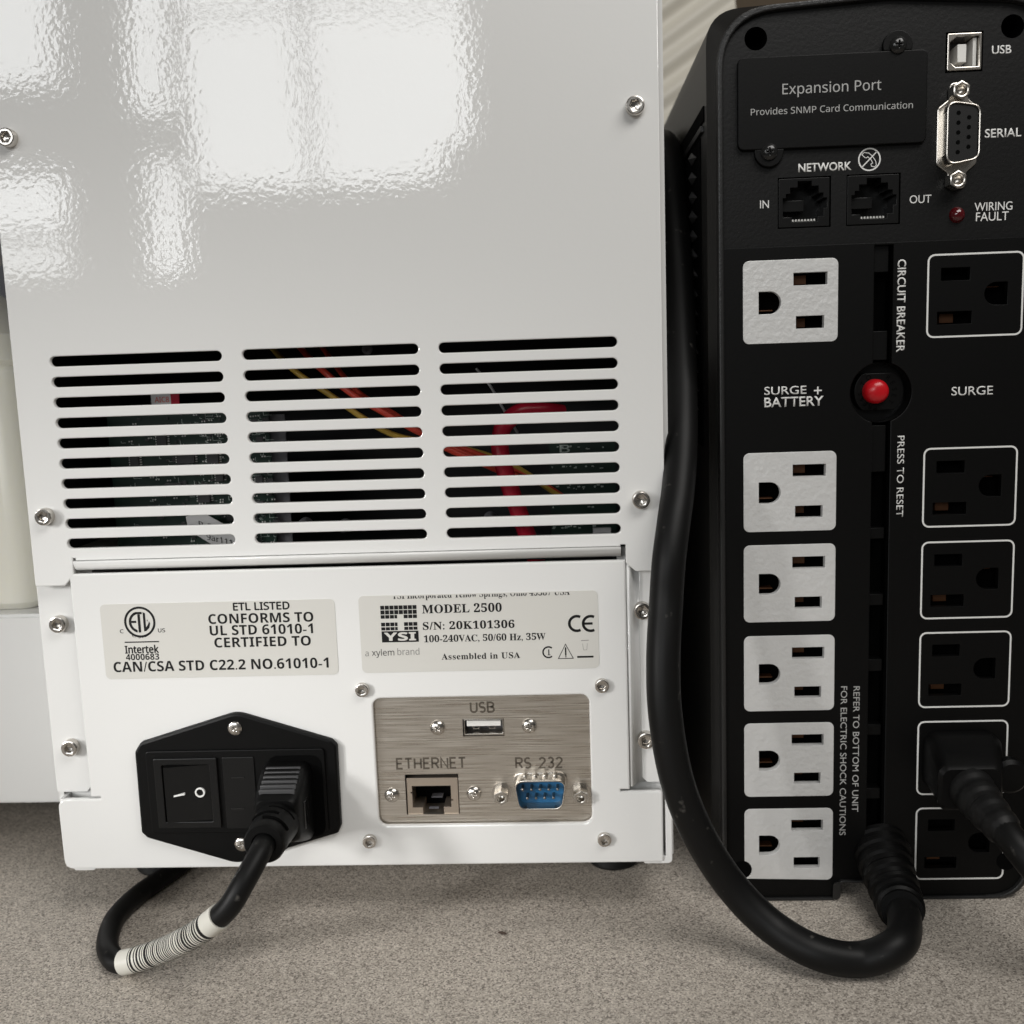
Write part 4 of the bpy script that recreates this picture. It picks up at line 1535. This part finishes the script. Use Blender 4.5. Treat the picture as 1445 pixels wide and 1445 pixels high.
bm = bmesh.new()
add_plate(bm, [rpoly([(cx - 6.0, cz + 8), (cx - 2.6, cz + 10.6), (cx - 2.6, cz + 15.2), (cx + 2.8, cz + 15.2), (cx + 2.8, cz + 10.6), (cx + 5.9, cz + 8), (cx + 5.9, cz - 8), (cx + 2.8, cz - 10.6),
                       (cx + 2.8, cz - 15.2), (cx - 2.6, cz - 15.2), (cx - 2.6, cz - 10.6), (cx - 6.0, cz - 8)], 1.6)], Y2 - .8, Y2, .3)
add_plate(bm, [dsub_v(9.8, 18.6, 2.8), dsub_v(8.6, 17.4, 2.4)], Y2 - 5.8, Y2 - .5, .3)
sv = finish(bm, 'serial_port', M['nickel'], UP)
ins = plate('insert', [dsub_v(8.5, 17.3, 2.4)], Y2 - 5.3, Y2 - .5, mat('dark_insert', (0.012, 0.012, 0.012), .5, spec=.3), sv, bevel=.15)
bm = bmesh.new()
for col, n in ((-1.45, 5), (1.6, 4)):
    for i in range(n):
        add_lathe(bm, [(.62, Y2 - 5.36), (.62, Y2 - 5.2)], cx + col, cz + .1 + (i - (n - 1) / 2) * 2.76, 16)
finish(bm, 'pin_hole', M['void'], ins)
for px, py in ((1357.5, 126.5), (1352.5, 253)):
    x, z = at(px, py, Y2 - 5)
    bm = bmesh.new()
    add_plate(bm, [circle(0, 0, 2.75, 6, .52), circle(0, 0, 1.5, 20)], -5.0, -.6, .4, back=False)
    add_lathe(bm, [(1.55, -3.4), (0, -1.4)], n=20, cap=False)
    o = finish(bm, 'jack_screw', M['nickel'], None)
    put(o, sv, (x, Y2, z))
    bpy.data.objects.remove(o)

# fault lamp
x, z = at(1351.5, 303, Y2 - .6)
lathe('fault_lamp', [(0, Y2 - 1.9), (1.2, Y2 - 1.65), (2.0, Y2 - .95), (2.45, Y2 + .2)], x, z, M['led'], UP)

# printed words
Wt = M['print_white']
yp = Y2 - .02
words('USB', (1399.5, 76), (1427, 75.3), 64.5, yp, Wt, UP, None, .012)
words('SERIAL', (1389.5, 194.2), (1441, 192.6), 182.3, yp, Wt, UP, None, .012)
words('NETWORK', (1126.5, 242.3), (1201.5, 240), 231, yp, Wt, UP, None, .02)
words('IN', (1072.5, 294), (1085, 293.5), 283, yp, Wt, UP, None, .0)
words('OUT', (1283.5, 287), (1314, 286), 275.8, yp, Wt, UP, None, .0)
words('WIRING', (1375, 297.6), (1428.5, 296), 286, yp, Wt, UP, None, .0)
words('FAULT', (1377, 312.2), (1423, 310.4), 300, yp, Wt, UP, None, .0)
yp = YU - .02
words('SURGE', (1078.5, 557.2), (1138, 555.8), 546, yp, Wt, UP, None, .006)
bm = bmesh.new()
x, z = at(1154, 551, yp)
stroke_plate(bm, [(x - 1.2, z), (x + 1.2, z)], .42, yp - .04, yp)
stroke_plate(bm, [(x, z - 1.2), (x, z + 1.2)], .42, yp - .045, yp)
finish(bm, 'plus_mark', Wt, UP, smooth=False)
words('BATTERY', (1078.5, 574.3), (1162, 572.4), 561.2, yp, Wt, UP, None, .014)
words('SURGE', (1342.5, 558), (1401, 556.8), 546, yp, Wt, UP, None, .004)
words_down('CIRCUIT BREAKER', (1272.6, 366), (1270.6, 497), 11.3, yp, Wt, UP, None, .016)
words_down('PRESS TO RESET', (1271.3, 615), (1269.6, 729.5), 9.6, yp, Wt, UP, None, .004)
words_down('REFER TO BOTTOM OF UNIT', (1208.8, 968.5), (1206.5, 1145.5), 8.8, yp, M['print_grey'], UP, None, .0)
words_down('FOR ELECTRIC SHOCK CAUTIONS', (1191.3, 968.5), (1188.5, 1178.5), 8.8, yp, M['print_grey'], UP, None, .0)
# crossed-out handset
bm = bmesh.new()
cx, cz = at(1226.8, 225, Y2)
yp = Y2 - .02
add_plate(bm, [circle(cx, cz, 3.35, 40), circle(cx, cz, 2.95, 40)], yp - .04, yp, 0)
stroke_plate(bm, [(cx - 2.2, cz - 2.2), (cx + 2.2, cz + 2.2)], .34, yp - .04, yp)
hs = [(-2.3, 1.5), (-1.6, 2.1), (-.2, 1.9), (.9, .9), (1.9, -.6), (2.1, -1.7), (1.6, -2.3), (.6, -2.0), (.5, -1.4), (1.0, -1.1), (.5, -.1), (-.5, .8), (-.8, .5), (-1.4, .6)]
stroke_plate(bm, [(cx + a * .98, cz + b * .98) for a, b in hs], .2, yp - .045, yp, closed=True)
finish(bm, 'no_telephone_mark', Wt, UP, smooth=False)

# hard-wired cable with its strain relief -----------------------------------
UR = 5.0
q0 = at3(1241, 1190, YU + 4)
q1 = at3(1252, 1228, YU - 6)
q2 = at3(1268, 1272, YU - 17)
upts = [q0, q1, q2, at3(1277, 1303, -19), on_desk(1266, 1334, 9), on_desk(1214, 1354, UR), on_desk(1150, 1343, 7), on_desk(1085, 1304, 12), at3(1030, 1247, -22.0), at3(985, 1176, -24), at3(955, 1100, -25),
        at3(939, 1010, -24), at3(936, 930, -21), at3(940, 850, -16), at3(944, 790, -14), at3(951, 735, -9), at3(957, 690, -3), at3(961, 640, 4), at3(962, 590, 11), at3(961, 500, 25),
        at3(958, 400, 40), at3(951, 300, 55), at3(945, 230, 70), at3(938, 205, 84), at3(930, 204, 104), at3(915, 214, 130)]
bm = bmesh.new()
add_tube(bm, smooth_path(upts, 10), UR, 24)
finish(bm, 'power_cable', M['cable'], UP)
sp = smooth_path([q0, q1, q2, at3(1276, 1294, -18)], 16)
cut = int(len(sp) * .86)
sp = sp[:cut]


def relief_r(i):
    t = i / (cut - 1)
    base = 9.6 * (1 - t) + 7.0 * t
    return base - (.8 if (i // 3) % 2 else 0.0)


bm = bmesh.new()
add_tube(bm, sp, relief_r, 28)
finish(bm, 'strain_relief', M['black'], UP)

# ================================================================== PLUG IN THE LOWER RIGHT OUTLET
PL = empty('power_cord', (blk_c[4][0] + 10, -20, 0))
tag(PL, 'black three-prong plug and cord pushed into the second lowest outlet on the right', 'power cord')
bx, bz = blk_c[4]
f1 = at(1371, 1113, -9)
loft('plug', [sect(bx - 1, bz - .5, 23, 19, 4, YU - .3), sect(bx - .6, bz - .8, 23, 19, 4, YU - 4), sect((bx + f1[0]) / 2, (bz + f1[1]) / 2 - .5, 21.5, 16.5, 3.6, YU - 11), sect(f1[0], f1[1], 19.5, 14.5, 3, -8), sect(f1[0], f1[1], 17.5, 12.5, 2.6, -9.2)], M['black'], PL)
gx, gz = at(1424, 1094, -3)
lathe('grip_disc', [(0, -5.6), (4.4, -5.2), (5.5, -4), (5.5, -1), (4.6, 1)], gx, gz, M['black'], PL)
pp = [Vector((f1[0], -6, f1[1])), at3(1388, 1137, -16), at3(1410, 1163, -25), at3(1437, 1196, -33), at3(1474, 1240, -38), at3(1530, 1290, -40)]
e = pp[-1]
pp += [Vector((e.x + 22, -36, 4.6)), Vector((e.x + 60, -20, 4.3)), Vector((e.x + 130, 30, 4.3))]
bm = bmesh.new()
sp2 = smooth_path(pp[:4], 12)[:30]
add_tube(bm, sp2, lambda i: 7.2 - 2.2 * i / 29 - (.5 if (i // 4) % 2 and i > 4 else 0), 24)
finish(bm, 'strain_relief', M['rubber'], PL)
tube('cable', pp, 4.3, M['cable'], PL)

# ================================================================== BACKGROUND
# bottle on the analyser's side shelf
zt = at(35, 867.5, Y_W)[1]
zb_top = at(5, 457, Y_W + 6)[1]
BT = empty('bottle', (-240, Y_W + 50, zt))
tag(BT, 'translucent pale green plastic bottle standing on the white shelf left of the analyser', 'bottle')
m_bot = mat('translucent_plastic', (0.80, 0.785, 0.70), 0.3)
b = m_bot.node_tree.nodes['Principled BSDF']
b.inputs['Subsurface Weight'].default_value = 0.4
b.inputs['Subsurface Radius'].default_value = (.02, .02, .015)
b.inputs['Subsurface Scale'].default_value = 0.3


def hrect(cx, cy, w, d, r, z):
    return [(p[0], p[1], z) for p in rrect(cx, cy, w, d, r, 6)]


bm = bmesh.new()
H = zb_top - zt
secs = [(70, 70, 6, 0.2), (76, 76, 9, 3), (76, 76, 9, H * .84), (74, 74, 9, H * .86), (76, 76, 9, H * .88), (70, 70, 12, H * .97), (40, 40, 16, H + 8), (28, 28, 13.9, H + 14), (28, 28, 13.9, H + 24)]
rings = [[bm.verts.new(p) for p in hrect(-236, Y_W + 44, w, d, r, zt + z)] for w, d, r, z in secs]
for a, bb in zip(rings[:-1], rings[1:]):
    for i in range(len(a)):
        j = (i + 1) % len(a)
        bm.faces.new((a[i], a[j], bb[j], bb[i]))
bm.faces.new(rings[0])
bm.faces.new(rings[-1])
finish(bm, 'bottle_body', m_bot, BT)
bm = bmesh.new()
add_lathe(bm, [(15, 0), (16, 1), (16, 16), (15, 17)], n=36)
bmesh.ops.rotate(bm, cent=(0, 0, 0), matrix=Matrix.Rotation(R(90), 3, 'X'), verts=bm.verts)
bmesh.ops.translate(bm, vec=(-236, Y_W + 44, zt + H + 25), verts=bm.verts)
finish(bm, 'cap', M['white_plastic'], BT)

# dark grey case behind the bottle
DG = empty('grey_case', (-330, 300, 0))
tag(DG, 'dark grey case with a black seam behind the pale bottle at the left edge', 'case')
mg_ = mat('dark_grey_plastic', (0.085, 0.085, 0.095), 0.5)
zs1, zs0 = at(5, 424, 260)[1], at(5, 433, 260)[1]
boxes('lower_body', [(-480, -215, 260, 420, 0, zs0)], mg_, DG, bevel=.8)
boxes('upper_body', [(-480, -215, 260, 420, zs1, 420)], mg_, DG, bevel=.8)
boxes('seam', [(-479, -216, 262, 419, zs0, zs1)], M['void'], DG)

# ribbed cream panel in the gap
RP = bpy.data.meshes.new('ribbed_panel')
bm = bmesh.new()
Yr = 300.0
nx, nz = 110, 330
x0, x1, z0, z1 = 10.0, at(1038, 20, Yr)[0], 0.5, 440.0
ca, sa = math.cos(R(33)), math.sin(R(33))
grid = []
for j in range(nz + 1):
    row = []
    for i in range(nx + 1):
        x, z = x0 + (x1 - x0) * i / nx, z0 + (z1 - z0) * j / nz
        u = -x * sa + z * ca
        hgt = 1.5 * math.sin(u * 2 * math.pi / 13) + .7 * math.sin(u * 2 * math.pi / 23 + .6)
        row.append(bm.verts.new((x, Yr - hgt, z)))
    grid.append(row)
for j in range(nz):
    for i in range(nx):
        bm.faces.new((grid[j][i], grid[j][i + 1], grid[j + 1][i + 1], grid[j + 1][i]))
o = finish(bm, 'ribbed_panel', mat('cream_ribbed_plastic', (0.70, 0.66, 0.57), 0.45), None, angle=80)
sol = o.modifiers.new('thickness', 'SOLIDIFY')
sol.thickness = .004
sol.offset = 1
tag(o, 'cream panel with slanting ribs behind the gap between the two machines', 'panel')

# small dark crumb on the desk
p = on_desk(709, 1318)
bm = bmesh.new()
add_lathe(bm, [(0, -1.6), (.35, -1), (.45, .2), (.3, 1.1), (0, 1.7)], 0, 0, 8, cap=False)
bmesh.ops.rotate(bm, cent=(0, 0, 0), matrix=Matrix.Rotation(R(70), 3, 'Z'), verts=bm.verts)
bmesh.ops.translate(bm, vec=(p.x, p.y, .4), verts=bm.verts)
o = finish(bm, 'crumb', mat('crumb_brown', (.05, .03, .02), .7), None)
tag(o, 'tiny dark crumb lying on the bare desk in front of the analyser', 'crumb')
